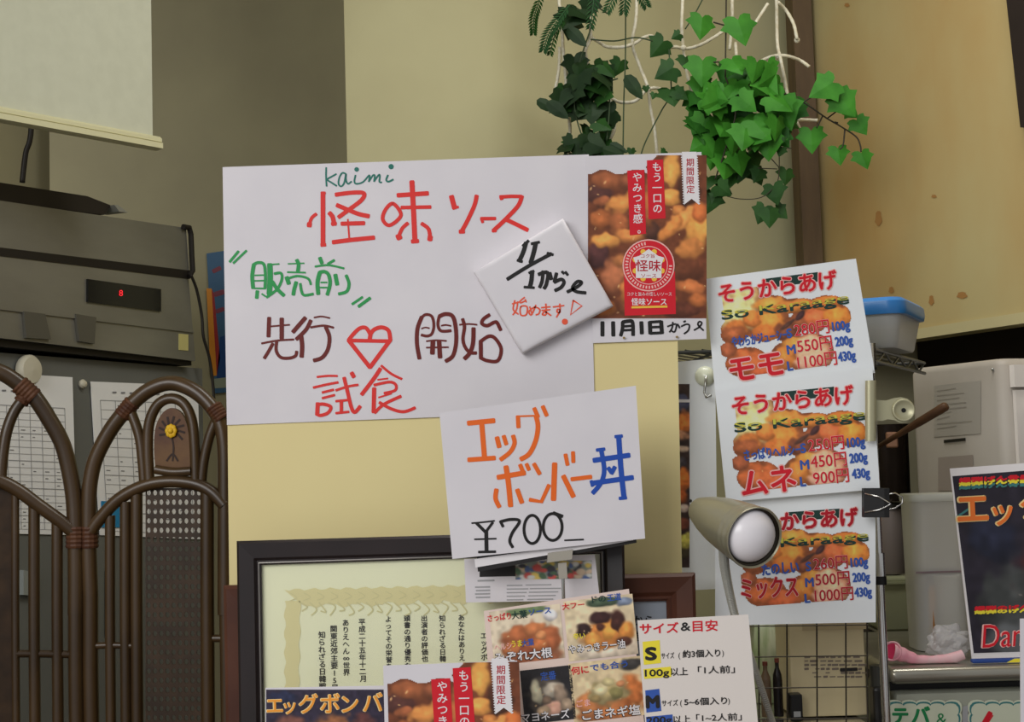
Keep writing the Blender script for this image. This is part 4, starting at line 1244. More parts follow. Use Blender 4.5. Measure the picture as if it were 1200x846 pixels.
# size guide
o, pl, Q = stand_sheet('size_guide', 'white size guide sheet with yellow and blue letter boxes at the bottom', 'sheet', 1.68, [(747, 727), (877, 720), 0.075, 0.088], M('warm_white_paper', (206, 198, 192), 0.7, gain=PG))
patch('yellow_highlight', pl, [[(753, 752), (773, 750), (774.5, 777), (754.5, 779)], [(754, 784), (786, 781), (786.6, 793), (755, 795.5)]], P_YEL, o)
patch('blue_highlight', pl, [[(756, 809), (772.5, 807), (775, 833), (757.5, 835)], [(757, 840), (788, 837), (789, 849), (758, 852)]], P_BLUE, o)
text('red_lettering', pl, [('サイズ', 750, 742, 13.5, dict(fit=45, bold=0.025)), ('目安', 812, 739, 14, dict(fit=29, bold=0.02))], P_RED, o, ang=-2)
text('black_lettering', pl, [('&', 798, 739, 14, dict(fit=11, bold=0.015)), ('S', 757, 773, 20, dict(fit=12, bold=0.05)), ('サイズ', 775, 771.5, 8, dict(fit=15, bold=0.02)), ('(', 795, 771, 9, {}), ('約3個入り', 800, 770, 9.4, dict(fit=44, bold=0.03)), (')', 846, 768, 9, {}),
    ('100g', 756, 792.5, 11, dict(fit=28, bold=0.03)), ('以上', 786, 791, 10, dict(fit=20, bold=0.02)), ('「1人前」', 818, 789, 9.5, dict(fit=43, bold=0.025)),
    ('M', 758, 829, 19, dict(fit=14, bold=0.05)), ('サイズ', 775.5, 827, 8, dict(fit=19, bold=0.02)), ('(', 797, 826.5, 9, {}), ('5~6個入り', 802, 826, 9.4, dict(fit=50, bold=0.03)), (')', 853, 824, 9, {}),
    ('200g', 758, 848, 11, dict(fit=29, bold=0.03)), ('以上', 789, 847, 10, dict(fit=20, bold=0.02)), ('「1~2人前」', 816, 845, 9.5, dict(fit=53, bold=0.025))], P_BLACK, o, ang=-2)

# ================================================================== RIGHT OF THE BOARD: hanging sheets, rack, lamp
WP = facing(815, 550, 2.04)
q = [(770, 426), (838, 420), (841, 690), (770, 694)]
wp = sheet('hanging_poster', 'narrow white poster hung on a hook, food photos down its left edge', 'poster', WP, q, PAPER_COOL, nu=2, nv=6)
fp = Pic(22, 216, (60, 44, 40))
for b in [(10, 6, 16, 8, (60, 44, 36)), (12, 22, 14, 12, (70, 70, 92)), (14, 45, 12, 16, (200, 110, 50)), (10, 60, 14, 8, (180, 130, 100)), (12, 76, 12, 5, (196, 170, 150)), (10, 92, 10, 8, (70, 64, 70)), (12, 112, 12, 16, (196, 104, 44)), (10, 130, 12, 12, (170, 86, 40)), (14, 146, 10, 6, (180, 160, 150)), (12, 164, 14, 9, (110, 60, 44)), (16, 184, 10, 12, (186, 176, 84)), (12, 200, 12, 8, (60, 52, 36))]:
    fp.blob(*b)
fp.grain(3, 0.3, 4)
fp.put('food_strip', WP, lambda x, y: (787 + x - 0, 450 + y), wp)
patch('white_gap', WP, [rect(786, 468, 809, 471.5)], P_WHITE, wp, off=0.0008)
CUP = M('clear_hook_plastic', (206, 210, 190), 0.2, gain=1.15, spec=0.5)
c = WP.p(826, 441, 0.0012)
rt = root('suction_hook', c, 'round pale suction hook at the top of the narrow white poster', 'hook')
smooth_by_angle(MB().lathe([(0, 0), (.0145, 0), (.0145, .002), (.011, .007), (.004, .011), (0, .012)], c, WP.n, 24).build('cup', CUP, rt))
MB().tube([WP.p(x, y, o_) for x, y, o_ in [(826, 441, .012), (825, 452, .014), (824, 460, .012), (826, 466, .014), (831, 464, .02)]], 0.0018, 8).build('wire_hook', M('bright_metal', (170, 170, 165), 0.25, 0.9), rt, smooth=True)

MEN = [((842, 343), -7.4, 1.0), ((858, 474), -5.6, 1.02), ((869.5, 612.6), -4.0, 0.975)]
MQ = [[(826, 327), (1003, 303), (1025, 437), (838, 461)], [(838, 459), (1022, 431), (1031, 573), (851, 588)], [(838, 589), (1026, 571), (1026, 729), (838, 733)]]
MY = [2.00, 1.992, 2.008]
LBL = ['top hanging menu sheet with two red characters, tallest price in the hundreds beyond a thousand', '', '']
LBL = ['topmost of three chicken menu sheets, tilted, two matching red characters at lower left', 'middle of three chicken menu sheets, its bottom edge behind the lamp head', 'lowest of three chicken menu sheets, partly hidden by the clip lamp']


def s1loc(zx, zy):
    """crop coordinates of the top sheet -> its own frame"""
    px, py = 820 + zx * .18333 - 842, 300 + zy * .18333 - 343
    c, s_ = math.cos(R(7.4)), math.sin(R(7.4))
    return (px * c - py * s_, px * s_ + py * c)


MTXT = [('モモ', 'やわらかジューシー', ['280円', '550円', '1100円'], ['100g', '200g', '430g']), ('ムネ', 'さっぱりヘルシー', ['250円', '450円', '900円'], ['100g', '200g', '430g']), ('ミックス', 'たのしい', ['260円', '500円', '1000円'], ['100g', '200g', '430g'])]
for i in range(3):
    (ox, oy), an, sc = MEN[i]
    pl = facing(920, 400 + 130 * i, MY[i], yaw=-2, bump=lambda x, y: 0.0008 * (1 + math.sin(x * 0.03 + y * .02)))
    o = sheet('menu_sheet', LBL[i], 'menu sheet', pl, MQ[i], PAPER_COOL, thick=0.0006, group='hanging chicken menu sheets', nu=14, nv=10)
    ca, sa = math.cos(R(an)), math.sin(R(an))
    fn = lambda u, v: (ox + sc * (u * ca - v * sa), oy + sc * (u * sa + v * ca))
    p = Pic(166, 116, (214, 150, 70), -6, -14)
    K = [(230, 470, 100, 80, (190, 106, 46)), (440, 420, 140, 90, (214, 124, 50)), (220, 500, 90, 70, (150, 80, 44)), (450, 310, 120, 60, (216, 132, 54)), (600, 320, 150, 50, (206, 120, 50)), (420, 490, 110, 60, (200, 106, 44)), (560, 480, 90, 70, (120, 66, 44)), (640, 420, 70, 70, (140, 74, 44)), (740, 400, 80, 90, (196, 96, 52)), (870, 390, 100, 90, (222, 128, 48)), (800, 300, 120, 50, (206, 110, 44)), (330, 400, 70, 60, (210, 116, 50)), (600, 560, 80, 60, (206, 130, 54)), (720, 620, 140, 130, (224, 158, 122)), (540, 640, 90, 90, (206, 120, 50)), (300, 680, 140, 100, (186, 92, 46)), (430, 720, 120, 70, (196, 90, 48)), (180, 600, 60, 50, (160, 84, 50)), (640, 380, 60, 24, (70, 44, 44), -40), (560, 440, 60, 20, (84, 54, 44), -30), (700, 680, 120, 60, (226, 164, 132))]
    p.a[:] = np.array((140, 76, 44)) / 255.
    p.blob(22, 22, 34, 34, (226, 216, 140), 0, .6, .1)
    for b in K:
        x, y = s1loc(b[0], b[1])
        p.blob(x, y, b[2] * .183, b[3] * .183, b[4], b[5] if len(b) > 5 else 0, 0.32, 0.5)
    p.grain(8, 0.2, 60 + i).grain(3, 0.14, 70).glints(9, 80, (236, 176, 104), r=(.6, 1.2))
    p.a = (p.a * .9 + p.a.mean(axis=2, keepdims=True) * .1) * 1.04
    # cut-out outline: white sheet shows outside the chicken shape
    ksh = np.zeros_like(p.m)
    for b in K:
        x, y = s1loc(b[0], b[1])
        ksh |= ((p.X - x) / (b[2] * .183)) ** 2 + ((p.Y - y) / (b[3] * .183)) ** 2 < 1.0
    lem = (p.X < 48) & (p.X > 2) & (p.Y > -2 - 0 * p.X) & (p.Y < 40) & (p.Y + p.X * .2 > 2) & (p.X + p.Y < 66)
    p.m = ksh | lem
    p.put('food_picture', pl, fn, o)

    def line(u0, v0, u1, v1):
        return [fn(u0, v0), fn(u1, v0), fn(u1, v1), fn(u0, v1)]
    patch('dark_band', pl, [line(53, -9, 118, 2)], P_DGREEN, o, off=0.0008)
    X = lambda u, v: fn(u, v)
    aa = an
    mbA, mbB = MB(), MB()
    for mb_, bo, of, k_ in ((mbA, 0.075, .0011, 0), (mbB, 0.028 + (0.01 if i == 2 else 0), .0016, 1)):
        text_into(mb_, pl, 'そうからあげ', *X(0, 11), 23 * sc, aa, fit=139 * sc, bold=bo, off=of, hscale=1.05)
        if i < 2:
            text_into(mb_, pl, MTXT[i][0], *X(2, 105), 34 * sc, aa - 2, fit=62 * sc, bold=bo, off=of, hscale=1.0)
        else:
            text_into(mb_, pl, MTXT[i][0], *X(-7, 89), 21 * sc, aa + 2, fit=68 * sc, bold=bo, off=of, hscale=1.35)
        for k in range(3):
            u0 = 82 if len(MTXT[i][2][k]) < 5 else 79
            text_into(mb_, pl, MTXT[i][2][k], *X(u0 + k * 1.0, 62 + 19 * k), 17 * sc, aa, fit=(41 if len(MTXT[i][2][k]) < 5 else 46) * sc, bold=bo * (.6 if k_ == 0 else .3), off=of, hscale=1.1)
    mbA.build('letter_outline', P_PINK, o)
    mbB.build('red_lettering', P_RED if i < 2 else P_DRED, o)
    text('green_lettering', pl, [('So Karaage', *X(0, 32), 17 * sc, dict(fit=150 * sc, bold=0.02, hscale=.85))], P_DGREEN, o, off=0.0010, ang=aa)
    text('yellow_lettering', pl, [('So Karaage', *X(0, 27.5), 17 * sc, dict(fit=150 * sc, bold=0.0, hscale=.55))], M('print_olive', (196, 186, 70), 0.5, gain=1.2), o, off=0.0014, ang=aa)
    mb = MB()
    if i < 2:
        text_into(mb, pl, MTXT[i][1], *X(8, 65), 14 * sc, aa - 1, fit=66 * sc, bold=0.05, off=.0010)
    else:
        text_into(mb, pl, MTXT[i][1], *X(20, 64), 16 * sc, aa - 1, fit=44 * sc, bold=0.05, off=.0010)
    for k in range(3):
        text_into(mb, pl, 'SML'[k], *X(73 - 2 * k, 63 + 19 * k), 15 * sc, aa, bold=0.035, off=.0012)
        text_into(mb, pl, MTXT[i][3][k], *X(127 + k, 62 + 18 * k), 12 * sc, aa, fit=20 * sc, bold=0.06, off=.0012, hscale=1.25)
    mb.build('blue_lettering', P_BLUE, o)

# chrome wire rack
CHR = M('chrome', (210, 208, 205), 0.16, 0.95)
BLK = M('black_plastic', (26, 25, 25), 0.4)
RY = 2.07
px_, py_ = 1025.5, 560
pb = pt(px_, py_, RY)
rack = rt = root('wire_rack', (pb.x, RY, 0), 'chrome wire rack post with a trussed shelf, right of the menu sheets', 'rack')
ztop = zat(1021, 404, RY)
MB().tube([(pb.x, RY, 0.03), (pb.x, RY, ztop)], 0.0062, 20).build('post', CHR, rt, smooth=True)
smooth_by_angle(rt.children[-1])
MB().tube([(pb.x, RY, ztop - .035), (pb.x, RY, ztop + 0.002)], 0.0095, 20).build('collar', CHR, rt)
MB().tube([(pb.x, RY, ztop - .0365), (pb.x, RY, ztop - .034)], 0.0108, 20).build('collar_ring', BLK, rt)
zc_ = zat(1030, 675, RY)
MB().tube([(pb.x, RY, zc_ - .006), (pb.x, RY, zc_ + 0.033)], 0.0085, 20).build('collar', CHR, rt)
MB().tube([(pb.x, RY, zc_ - .012), (pb.x, RY, zc_)], 0.0095, 20).build('collar_ring', BLK, rt)
MB().tube([(pb.x, RY, 0.0), (pb.x, RY, 0.03)], 0.014, 16).build('foot', BLK, rt)
e0, e1 = pt(1035, 407, RY + .02), pt(1083, 421, RY + .42)
zs0, zs1 = ztop - 0.004, ztop - 0.022
far = Vector((e1.x, e1.y, 0))
near = Vector((pb.x, RY, 0))
WIRE = M('rack_wire', (90, 92, 92), 0.35, 0.6)
for nm, A_, B_ in (('side_truss', near, far), ('front_truss', near + Vector((-0.44, -0.02, 0)), near)):
    mb = MB()
    mb.tube([zfix(A_, zs0), zfix(B_, zs0)], 0.0028, 8).tube([zfix(A_, zs1), zfix(B_, zs1)], 0.0028, 8)
    m_ = 8
    zz = [zfix(A_.lerp(B_, k / m_), zs0 if k % 2 == 0 else zs1) for k in range(m_ + 1)]
    mb.tube(zz, 0.0020, 6)
    mb.build(nm, WIRE, rt)
mb = MB()
fl0, fl1 = near + Vector((-0.44, -0.02, 0)), far + Vector((-0.44, -0.02, 0))
mb.tube([zfix(fl0, zs0), zfix(fl1, zs0), zfix(far, zs0)], 0.0028, 8)
for k in range(1, 18):
    t = k / 18
    mb.tube([zfix(fl0.lerp(near, t), zs0 + .003), zfix(fl1.lerp(far, t), zs0 + .003)], 0.0016, 6)
mb.build('shelf_grid', WIRE, rt)
mb = MB()
for P_ in (fl0, fl1):
    mb = MB().tube([zfix(P_, 0), zfix(P_, ztop)], 0.0085, 16)
    mb.build('post', CHR, rt, smooth=True)

# container with a blue lid on the shelf
zl = zs0 + 0.0065
cc = Vector((pt(1010, 380, 2.27).x, 2.27, 0))
rt = root('food_container', zfix(cc, zl), 'clear plastic container with a translucent blue lid on the wire shelf', 'container')
rotc = Matrix.Rotation(math.atan2((far - near).y, (far - near).x) - math.pi / 2, 3, 'Z')
ht = zat(1060, 372, 2.27) - zl
mb = MB()


def rrect(hx, hy, r, n=5):
    out = []
    for sx, sy, a0 in ((1, 1, 0), (-1, 1, 90), (-1, -1, 180), (1, -1, 270)):
        for k in range(n + 1):
            a = R(a0 + 90 * k / n)
            out.append((sx * (hx - r) + r * math.cos(a), sy * (hy - r) + r * math.sin(a)))
    return out


def loft(secs, c, rot=None):
    """secs: (outline, z)"""
    rot = rot or Matrix.Identity(3)
    V, Fc = [], []
    n = len(secs[0][0])
    for ol, z in secs:
        V += [Vector(c) + rot @ Vector((x, y, 0)) + Vector((0, 0, z)) for x, y in ol]
    for i in range(len(secs) - 1):
        for k in range(n):
            Fc.append((i * n + k, i * n + (k + 1) % n, (i + 1) * n + (k + 1) % n, (i + 1) * n + k))
    Fc.append(tuple(range(n))[::-1])
    Fc.append(tuple(range((len(secs) - 1) * n, len(secs) * n)))
    return MB().add(V, Fc)


HX, HY = 0.078, 0.098
CLEAR = M('cloudy_plastic', (200, 200, 196), 0.35, gain=1.1, alpha=0.78, spec=0.5)
LID = M('blue_lid', (40, 112, 178), 0.3, gain=1.2, spec=0.5)
smooth_by_angle(loft([(rrect(HX * .84, HY * .84, .018), 0), (rrect(HX * .88, HY * .88, .02), .004), (rrect(HX, HY, .022), ht)], zfix(cc, zl), rotc).build('body', CLEAR, rt))
smooth_by_angle(loft([(rrect(HX + .006, HY + .006, .026), ht - .004), (rrect(HX + .008, HY + .008, .028), ht + .004), (rrect(HX + .007, HY + .007, .028), ht + .016), (rrect(HX, HY, .024), ht + .022), (rrect(HX * .9, HY * .9, .02), ht + .021)], zfix(cc, zl), rotc).build('lid', LID, rt))

# bulldog clip and binder clip on the sheets
BEIGE = M('beige_metal', (172, 168, 138), 0.35, 0.3, gain=1.1)
cpl = facing(1020, 480, 1.978, yaw=-2)
rt = root('bulldog_clip', cpl.p(1020, 482), 'beige bulldog clip with a round hole gripping the middle menu sheet', 'clip')
mb = MB()
ja = [cpl.p(1020, y) for y in (446, 517)]
rad = 6.5 * 1.98 / F
V, Fc = [], []
for i, c in enumerate(ja):
    for k in range(9):
        a = R(180 * k / 8)
        V.append(c + Vector((math.cos(a) * rad * 1.0, 0, 0)) + cpl.n * (math.sin(a) * rad * .8 + .0015))
for k in range(8):
    Fc.append((k, k + 1, 9 + k + 1, 9 + k))
Fc += [tuple(range(9)), tuple(range(17, 8, -1)), (0, 9, 17, 8)]
smooth_by_angle(mb.add(V, Fc).build('jaw', BEIGE, rt))
arm = [(1028, 468), (1040, 469), (1050, 466), (1058, 465), (1066, 467), (1072, 474), (1073, 482), (1070, 490), (1064, 495), (1056, 495), (1050, 492), (1042, 491), (1036, 493), (1028, 493)]
MB().prism([cpl.p(x, y, -0.010) for x, y in arm], cpl.n * -0.0012).build('handle', BEIGE, rt)
mb = MB()
c = cpl.p(1060.5, 480.5, -0.009)
mb.lathe([(.0142, 0), (.0160, 0.001), (.0150, .003), (.0130, .0025), (.0115, 0.0005), (.0020, 0.0004)], c, cpl.n, 28)
mb.build('rim', BEIGE, rt, smooth=True)
MB().lathe([(0, 0), (.0032, 0), (.0032, .0005), (0, .0006)], c + cpl.n * 0.001, cpl.n, 16).build('hole', BLK, rt)
bpl = facing(1026, 590, 1.975, yaw=-2)
rt = root('binder_clip', bpl.p(1026, 590), 'black binder clip holding the lowest menu sheet to the chrome post', 'clip')
V = []
a0, a1 = 1011, 1040
prof = [(a0, 0.001), (a0, 0.006), (1034, 0.012), (a1, 0.012), (a1, -0.012), (1034, -0.012), (a0, -0.006), (a0, -0.004), (1034, -0.009), (1034, 0.009)]
Vt = [bpl.p(x, 572, o_) for x, o_ in prof] + [bpl.p(x, 606, o_) for x, o_ in prof]
n = len(prof)
MB().add(Vt, [(i, (i + 1) % n, n + (i + 1) % n, n + i) for i in range(n)] + [tuple(range(n))[::-1], tuple(range(n, 2 * n))]).build('body', BLK, rt)
MB().tube([bpl.p(x, y, o_) for x, y, o_ in [(1012, 578, .008), (1028, 582, .014), (1036, 587, .015), (1041, 590, .015), (1036, 593, .015), (1028, 597, .014), (1012, 600, .008)]], 0.0011, 6).build('wire_handle', CHR, rt, smooth=True)
MB().tube([bpl.p(x, y, o_) for x, y, o_ in [(1040, 580, -.010), (1052, 578, -.016), (1061, 583, -.018), (1061, 590, -.018), (1052, 596, -.016), (1040, 598, -.010)]], 0.0011, 6).build('wire_handle', CHR, rt, smooth=True)

# clip lamp
LM = M('satin_lamp_metal', (152, 148, 126), 0.32, 0.45, gain=1.0)
LY = 1.73
th = R(26)
dl = Vector((62, 0, -38)).normalized()
axis = (dl * math.sin(th) + Vector((0, -1, 0)) * math.cos(th)).normalized()
fc = pt(884, 630, LY)
Rr = 36.5 * LY / F
Lh = 140 * LY / F
bc = fc - axis * Lh
rt = root('clip_lamp', (pt(862, 720, LY + .03).x, LY + 0.09, ZT), 'satin metal gooseneck clip lamp with an unlit frosted bulb before the menu sheets', 'lamp')
pf = [(0, 0), (.16, .005), (.30, .03), (.46, .10), (.64, .26), (.80, .46), (.90, .66), (.955, .82), (.965, .835), (.955, .85), (.975, .90), (.985, .915), (.975, .93), (1.0, .985), (1.02, 1.0), (1.0, 1.01), (.95, 1.0), (.90, .96), (.84, .85), (.70, .6), (.4, .4), (0, .38)]
smooth_by_angle(MB().lathe([(r_ * Rr, h * Lh) for r_, h in pf], bc, axis, 48).build('shade', LM, rt), 50)
MB().lathe([(.90 * Rr, .93 * Lh), (.955 * Rr, .985 * Lh), (.94 * Rr, .998 * Lh), (.86 * Rr, .95 * Lh)], bc, axis, 48).build('rim', M('dark_rim', (60, 54, 44), 0.25, 0.6), rt, smooth=True)
BULB = M('frosted_bulb', (206, 202, 206), 0.25, gain=1.45, spec=0.5)
bulb = MB()
u_ = axis.orthogonal().normalized()
prof = [(Rr * .87 * math.sin(R(t)), Lh * .93 - Rr * .62 * math.cos(R(t))) for t in range(0, 181, 6)]
prof = [(r_, h) for r_, h in prof]
bulb.lathe(prof, bc, axis, 40).build('bulb', BULB, rt, smooth=True)
MB().sphere(bc + axis * Lh * .06 + Vector((-.012, -.02, .012)), 0.0022, 10, 8).build('screw', BLK, rt)
NK = M('gooseneck', (156, 155, 148), 0.32, 0.3, gain=1.05)
P = crom([(848, 640), (849, 662), (854, 690), (861, 720), (870, 745), (880, 770), (892, 806), (905, 846)], 10)
W = []
for k, (x, y) in enumerate(P):
    W.append(pt(x, y, LY + 0.035 + 0.0008 * k))
e = W[-1]
for k in range(1, 14):
    t = k / 13
    W.append(e.lerp(Vector((e.x + 0.03, e.y + .01, ZT + 0.05)), t))
# finely ribbed tube
D = []
for i in range(len(W) - 1):
    for t in range(4):
        D.append(W[i].lerp(W[i + 1], t / 4))
D.append(W[-1])
tot = len(D)
rs = [(6.0 - 2.0 * min(1, i / (tot * 0.55))) * LY / F * (1.0 + (0.10 if i % 2 else -0.06)) for i in range(tot)]
MB().tube(D, rs, 12).build('gooseneck', NK, rt)
base = W[-1]
mb = MB().rbox((base.x, base.y, ZT + 0.026), (0.05, 0.04, 0.050), bev=0.006)
mb.build('clamp', BLK, rt)

# ================================================================== FAR RIGHT: steel-topped case and kitchen things
CY = 2.16                        # front of the steel case
zT = zat(1110, 781, CY)          # its top
xcl, xcr = pt(1043, 800, CY).x, pt(1330, 800, CY).x
STEEL = M('brushed_steel', (176, 172, 160), 0.28, 0.75, rgb2=(160, 156, 144), scale=5, stretch=(0.5, 6, 6))
PANEL = M('case_panel', (150, 152, 138), 0.5, gain=1.05)
rt = root('display_case', ((xcl + xcr) / 2, CY + .2, 0), 'steel-topped case with scalloped labels on its front, bottom right', 'counter case')
smooth_by_angle(MB().rbox(((xcl + xcr) / 2, CY + 0.22, zT - 0.0125), (xcr - xcl, 0.45, 0.024), bev=0.010, seg=4).build('steel_top', STEEL, rt))
zg = zT - 0.025
MB().rbox(((xcl + xcr) / 2, CY + 0.24, zg - 0.007), (xcr - xcl - 0.02, 0.40, 0.014)).build('shadow_gap', BLK, rt)
smooth_by_angle(MB().rbox(((xcl + xcr) / 2 + .004, CY + 0.225, (zg - 0.014) / 2), (xcr - xcl - 0.012, 0.43, zg - 0.015), bev=0.006).build('body', PANEL, rt))
MB().rbox((xcl - 0.013, CY + 0.018, zg / 2), (0.024, 0.034, zg - .005), bev=0.006).build('side_post', BLK, rt)
MB().tube([(xcl - .013, CY + .02, zg - .004), (xcl - .013, CY + .02, zT + 0.002)], 0.012, 14).build('corner_cap', M('dark_steel', (70, 70, 66), 0.35, 0.6), rt)

# scalloped labels on the front
FP = Pl((0, CY + 0.0085, 1), (0, -1, 0))


def scallop(x0, y0, x1, y1, inset=0.0, nb=5):
    out = []
    wq = (x1 - x0) / nb
    x0 += inset; x1 -= inset; y0 += inset; y1 -= inset
    wq = (x1 - x0) / nb
    nv_ = 5
    hq = (y1 - y0) / nv_
    for k in range(nb):
        for t in range(6):
            a = math.pi * t / 6
            out.append((x0 + wq * (k + .5 - .5 * math.cos(a)), y0 - 3.2 * math.sin(a)))
    for k in range(nv_):
        for t in range(6):
            a = math.pi * t / 6
            out.append((x1 + 2.2 * math.sin(a), y0 + hq * (k + .5 - .5 * math.cos(a))))
    for k in range(nb):
        for t in range(6):
            a = math.pi * t / 6
            out.append((x1 - wq * (k + .5 - .5 * math.cos(a)), y1 + 3.2 * math.sin(a)))
    for k in range(nv_):
        for t in range(6):
            a = math.pi * t / 6
            out.append((x0 - 2.2 * math.sin(a), y1 - hq * (k + .5 - .5 * math.cos(a))))
    return out


LABC = M('label_paper', (196, 200, 178), 0.5, gain=1.2)
for (x0, x1, lab, txt, mt) in ((1039, 1125, 'scalloped label with green lettering on the steel case front', 'テバ＆', P_GREEN), (1136, 1222, 'scalloped label with a red stroke, right of the green-lettered one', '／', P_RED)):
    o = MB().prism([FP.p(x, y, 0.0012) for x, y in scallop(x0, 823, x1, 884)], (0, 0.0008, 0)).build('price_label', LABC)
    tag(o, lab, 'label', 'scalloped labels on the case')
    ou, inn = scallop(x0, 823, x1, 884, 2), scallop(x0, 823, x1, 884, 4)
    mb = MB()
    n = len(ou)
    mb.add([FP.p(*p, .0016) for p in ou] + [FP.p(*p, .0016) for p in inn], [(i, (i + 1) % n, n + (i + 1) % n, n + i) for i in range(n)])
    mb.build('teal_border', P_TEAL, o)
    if txt == 'テバ＆':
        text('green_lettering', FP, [('テ', 1046, 846, 21, dict(bold=.045)), ('バ', 1069, 846, 22, dict(bold=.045)), ('&', 1097, 849, 20, dict(bold=0.0))], mt, o, off=0.0018)
    else:
        strokes('red_lettering', FP, [([(1160, 835), (1150, 852)], 6, 'line'), ([(1163, 838), (1153, 853)], 1.5, 'line')], mt, o, off=0.0018)
        patch('white_fold', FP, [[(1128, 828), (1134, 826), (1134, 870), (1127, 870)]], P_GREY, o, off=0.0014)

# pale appliance with a rounded corner
AP = upright(1068, 2.66, 1177, 2.42, 500)
if AP.n.x > 0: AP.n = -AP.n
ad = (pt(1177, 500, 2.42) - pt(1068, 500, 2.66)); ad.z = 0
al = ad.length; ad.normalize()
ac = pt(1068, 500, 2.66)
zap = AP.p(1170, 420).z
GREYB = M('appliance_grey', (160, 154, 146), 0.5, gain=1.45, rgb2=(144, 136, 126), scale=4)
GREYL = M('appliance_front', (206, 200, 194), 0.45, gain=1.4)
rt = root('kitchen_appliance', zfix(AP.p(1125, 560, -.1), zT), 'tall pale grey kitchen appliance with a black slot, behind the dark poster', 'appliance')
nrm = -AP.n
ctr_ = zfix(ac + ad * (al / 2) + nrm * 0.17, 0)
rz = Matrix.Rotation(math.atan2(ad.y, ad.x), 3, 'Z')
smooth_by_angle(loft([(rrect(al / 2, 0.17, .018), zT + 0.001), (rrect(al / 2, 0.17, .018), zap - .012), (rrect(al / 2 - .003, .167, .018), zap - .004), (rrect(al / 2 - .010, .16, .014), zap)], ctr_, rz).build('body', GREYB, rt))
# top lid seam and lighter front
fpl = Pl(ac + ad * (al + 0.0015), ad)
MB().prism([zfix(ac + ad * (al + .001) + nrm * (.02 + t), z) for t, z in ((0, zT + .03), (.30, zT + .03), (.30, zap - .055), (0, zap - .055))], ad * 0.008).build('front_panel', GREYL, rt)
MB().prism([zfix(ac + ad * (al + .001) + nrm * (.016 + t), z) for t, z in ((0, zap - .05), (.31, zap - .05), (.31, zap - .012), (0, zap - .012))], ad * 0.012).build('lid_front', GREYL, rt)
MB().prism([AP.p(x, y, 0.001) for x, y in [(1107, 515.5), (1132, 513), (1132, 516.5), (1107, 519)]], AP.n * 0.001).build('slot', BLK, rt)
patch('warning_sticker', AP, [[(1100, 536), (1141, 533), (1141, 575), (1100, 575)]], M('faded_sticker', (144, 134, 127), 0.5, gain=1.4), rt, off=0.0012)
patch('sticker_sheet', AP, [[(1095, 452), (1150, 446), (1150, 508), (1095, 512)]], M('faded_label', (156, 151, 143), 0.5, gain=1.42), rt, off=0.0010)
st = []
rg = random.Random(3)
for k in range(9):
    y = 458 + k * 5.5
    st.append(([(1099, y + .4), (1099 + rg.uniform(14, 46), y - 3)], 1.2, 'line'))
strokes('printing', AP, st, M('faded_ink', (142, 136, 128), 0.5, gain=1.3), rt, off=0.0014)
MB().sphere(AP.p(1164, 433, 0.001), 0.003, 10, 8).build('screw', M('bright_metal', (170, 170, 165), 0.25, 0.9), rt)
hc = [ac + ad * (al + .010) + nrm * t for t in (.05, .12, .19, .24)]
MB().tube([zfix(hc[0], zap - .075), zfix(hc[0] + ad * .02, zap - .085), zfix(hc[1] + ad * .028, zap - .11), zfix(hc[2] + ad * .025, zap - .14), zfix(hc[3] + ad * 0.002, zap - .16)], 0.010, 10).build('handle', GREYL, rt, smooth=True)

# dark poster
DP = facing(1150, 660, 2.22, yaw=-3, tilt=5)
zlow = zT + 0.0015
q = [(1113, 549), (1335, 533), (1345, bottom_px(DP, 1345, zlow, 700)), (1139, bottom_px(DP, 1139, zlow, 700))]
o = sheet('menu_poster', 'dark poster with orange katakana and red letters leaning on the steel case', 'poster', DP, q, P_WHITE, thick=0.002, nu=2, nv=2)
yb = q[3][1]
p = Pic(112, 112, (40, 36, 46))
for b in [(30, 80, 26, 30, (56, 58, 58)), (70, 60, 40, 44, (70, 34, 32)), (90, 56, 26, 30, (112, 38, 32)), (20, 40, 16, 18, (34, 36, 52)), (60, 100, 50, 16, (66, 64, 66)), (84, 84, 30, 24, (52, 30, 30)), (104, 40, 14, 20, (120, 50, 40)), (24, 104, 20, 16, (78, 80, 82))]:
    p.blob(*b)
p.grain(5, 0.3, 17).glints(6, 18, (180, 170, 160), r=(.5, .9))
p.put('dish_picture', DP, lambda x, y: quad_pt([(1116, 558), (1337, 541), (1343, yb - 14), (1141, yb - 8)], x / 111, y / 111), o)
mbA, mbB = MB(), MB()
for ch, x, y, sz in [('エ', 1122, 612, 42), ('ッ', 1163, 613, 34), ('グ', 1196, 606, 40)]:
    text_into(mbA, DP, ch, x, y, sz, -3, bold=0.05, off=0.0012)
    text_into(mbB, DP, ch, x + 1, y, sz, -3, bold=0.025, off=0.0016)
mbA.build('letter_outline', M('pale_outline', (226, 190, 130), 0.5, gain=PG), o)
mbB.build('orange_lettering', P_ORANGE, o)
mbA, mbB = MB(), MB()
text_into(mbA, DP, 'Dangan', 1150, 759, 37, -3, fit=90, bold=0.03, off=0.0012, hscale=1.05, shear=.12)
text_into(mbB, DP, 'Dangan', 1151, 759, 37, -3, fit=89, bold=0.0, off=0.0016, hscale=1.05, shear=.12)
mbA.build('letter_outline', P_PINK, o)
mbB.build('red_lettering', P_RED, o)
for k, (mt, y0) in enumerate(((P_RED, 566), (P_YEL, 570), (P_TEAL, 574))):
    text('rainbow_lettering', DP, [('爆弾げん骨盛り', 1124, y0 - 1 + 0, 10, dict(fit=96, bold=.05, hscale=0.55))], mt, o, off=0.0012 + .0003 * (2 - k), ang=-3)
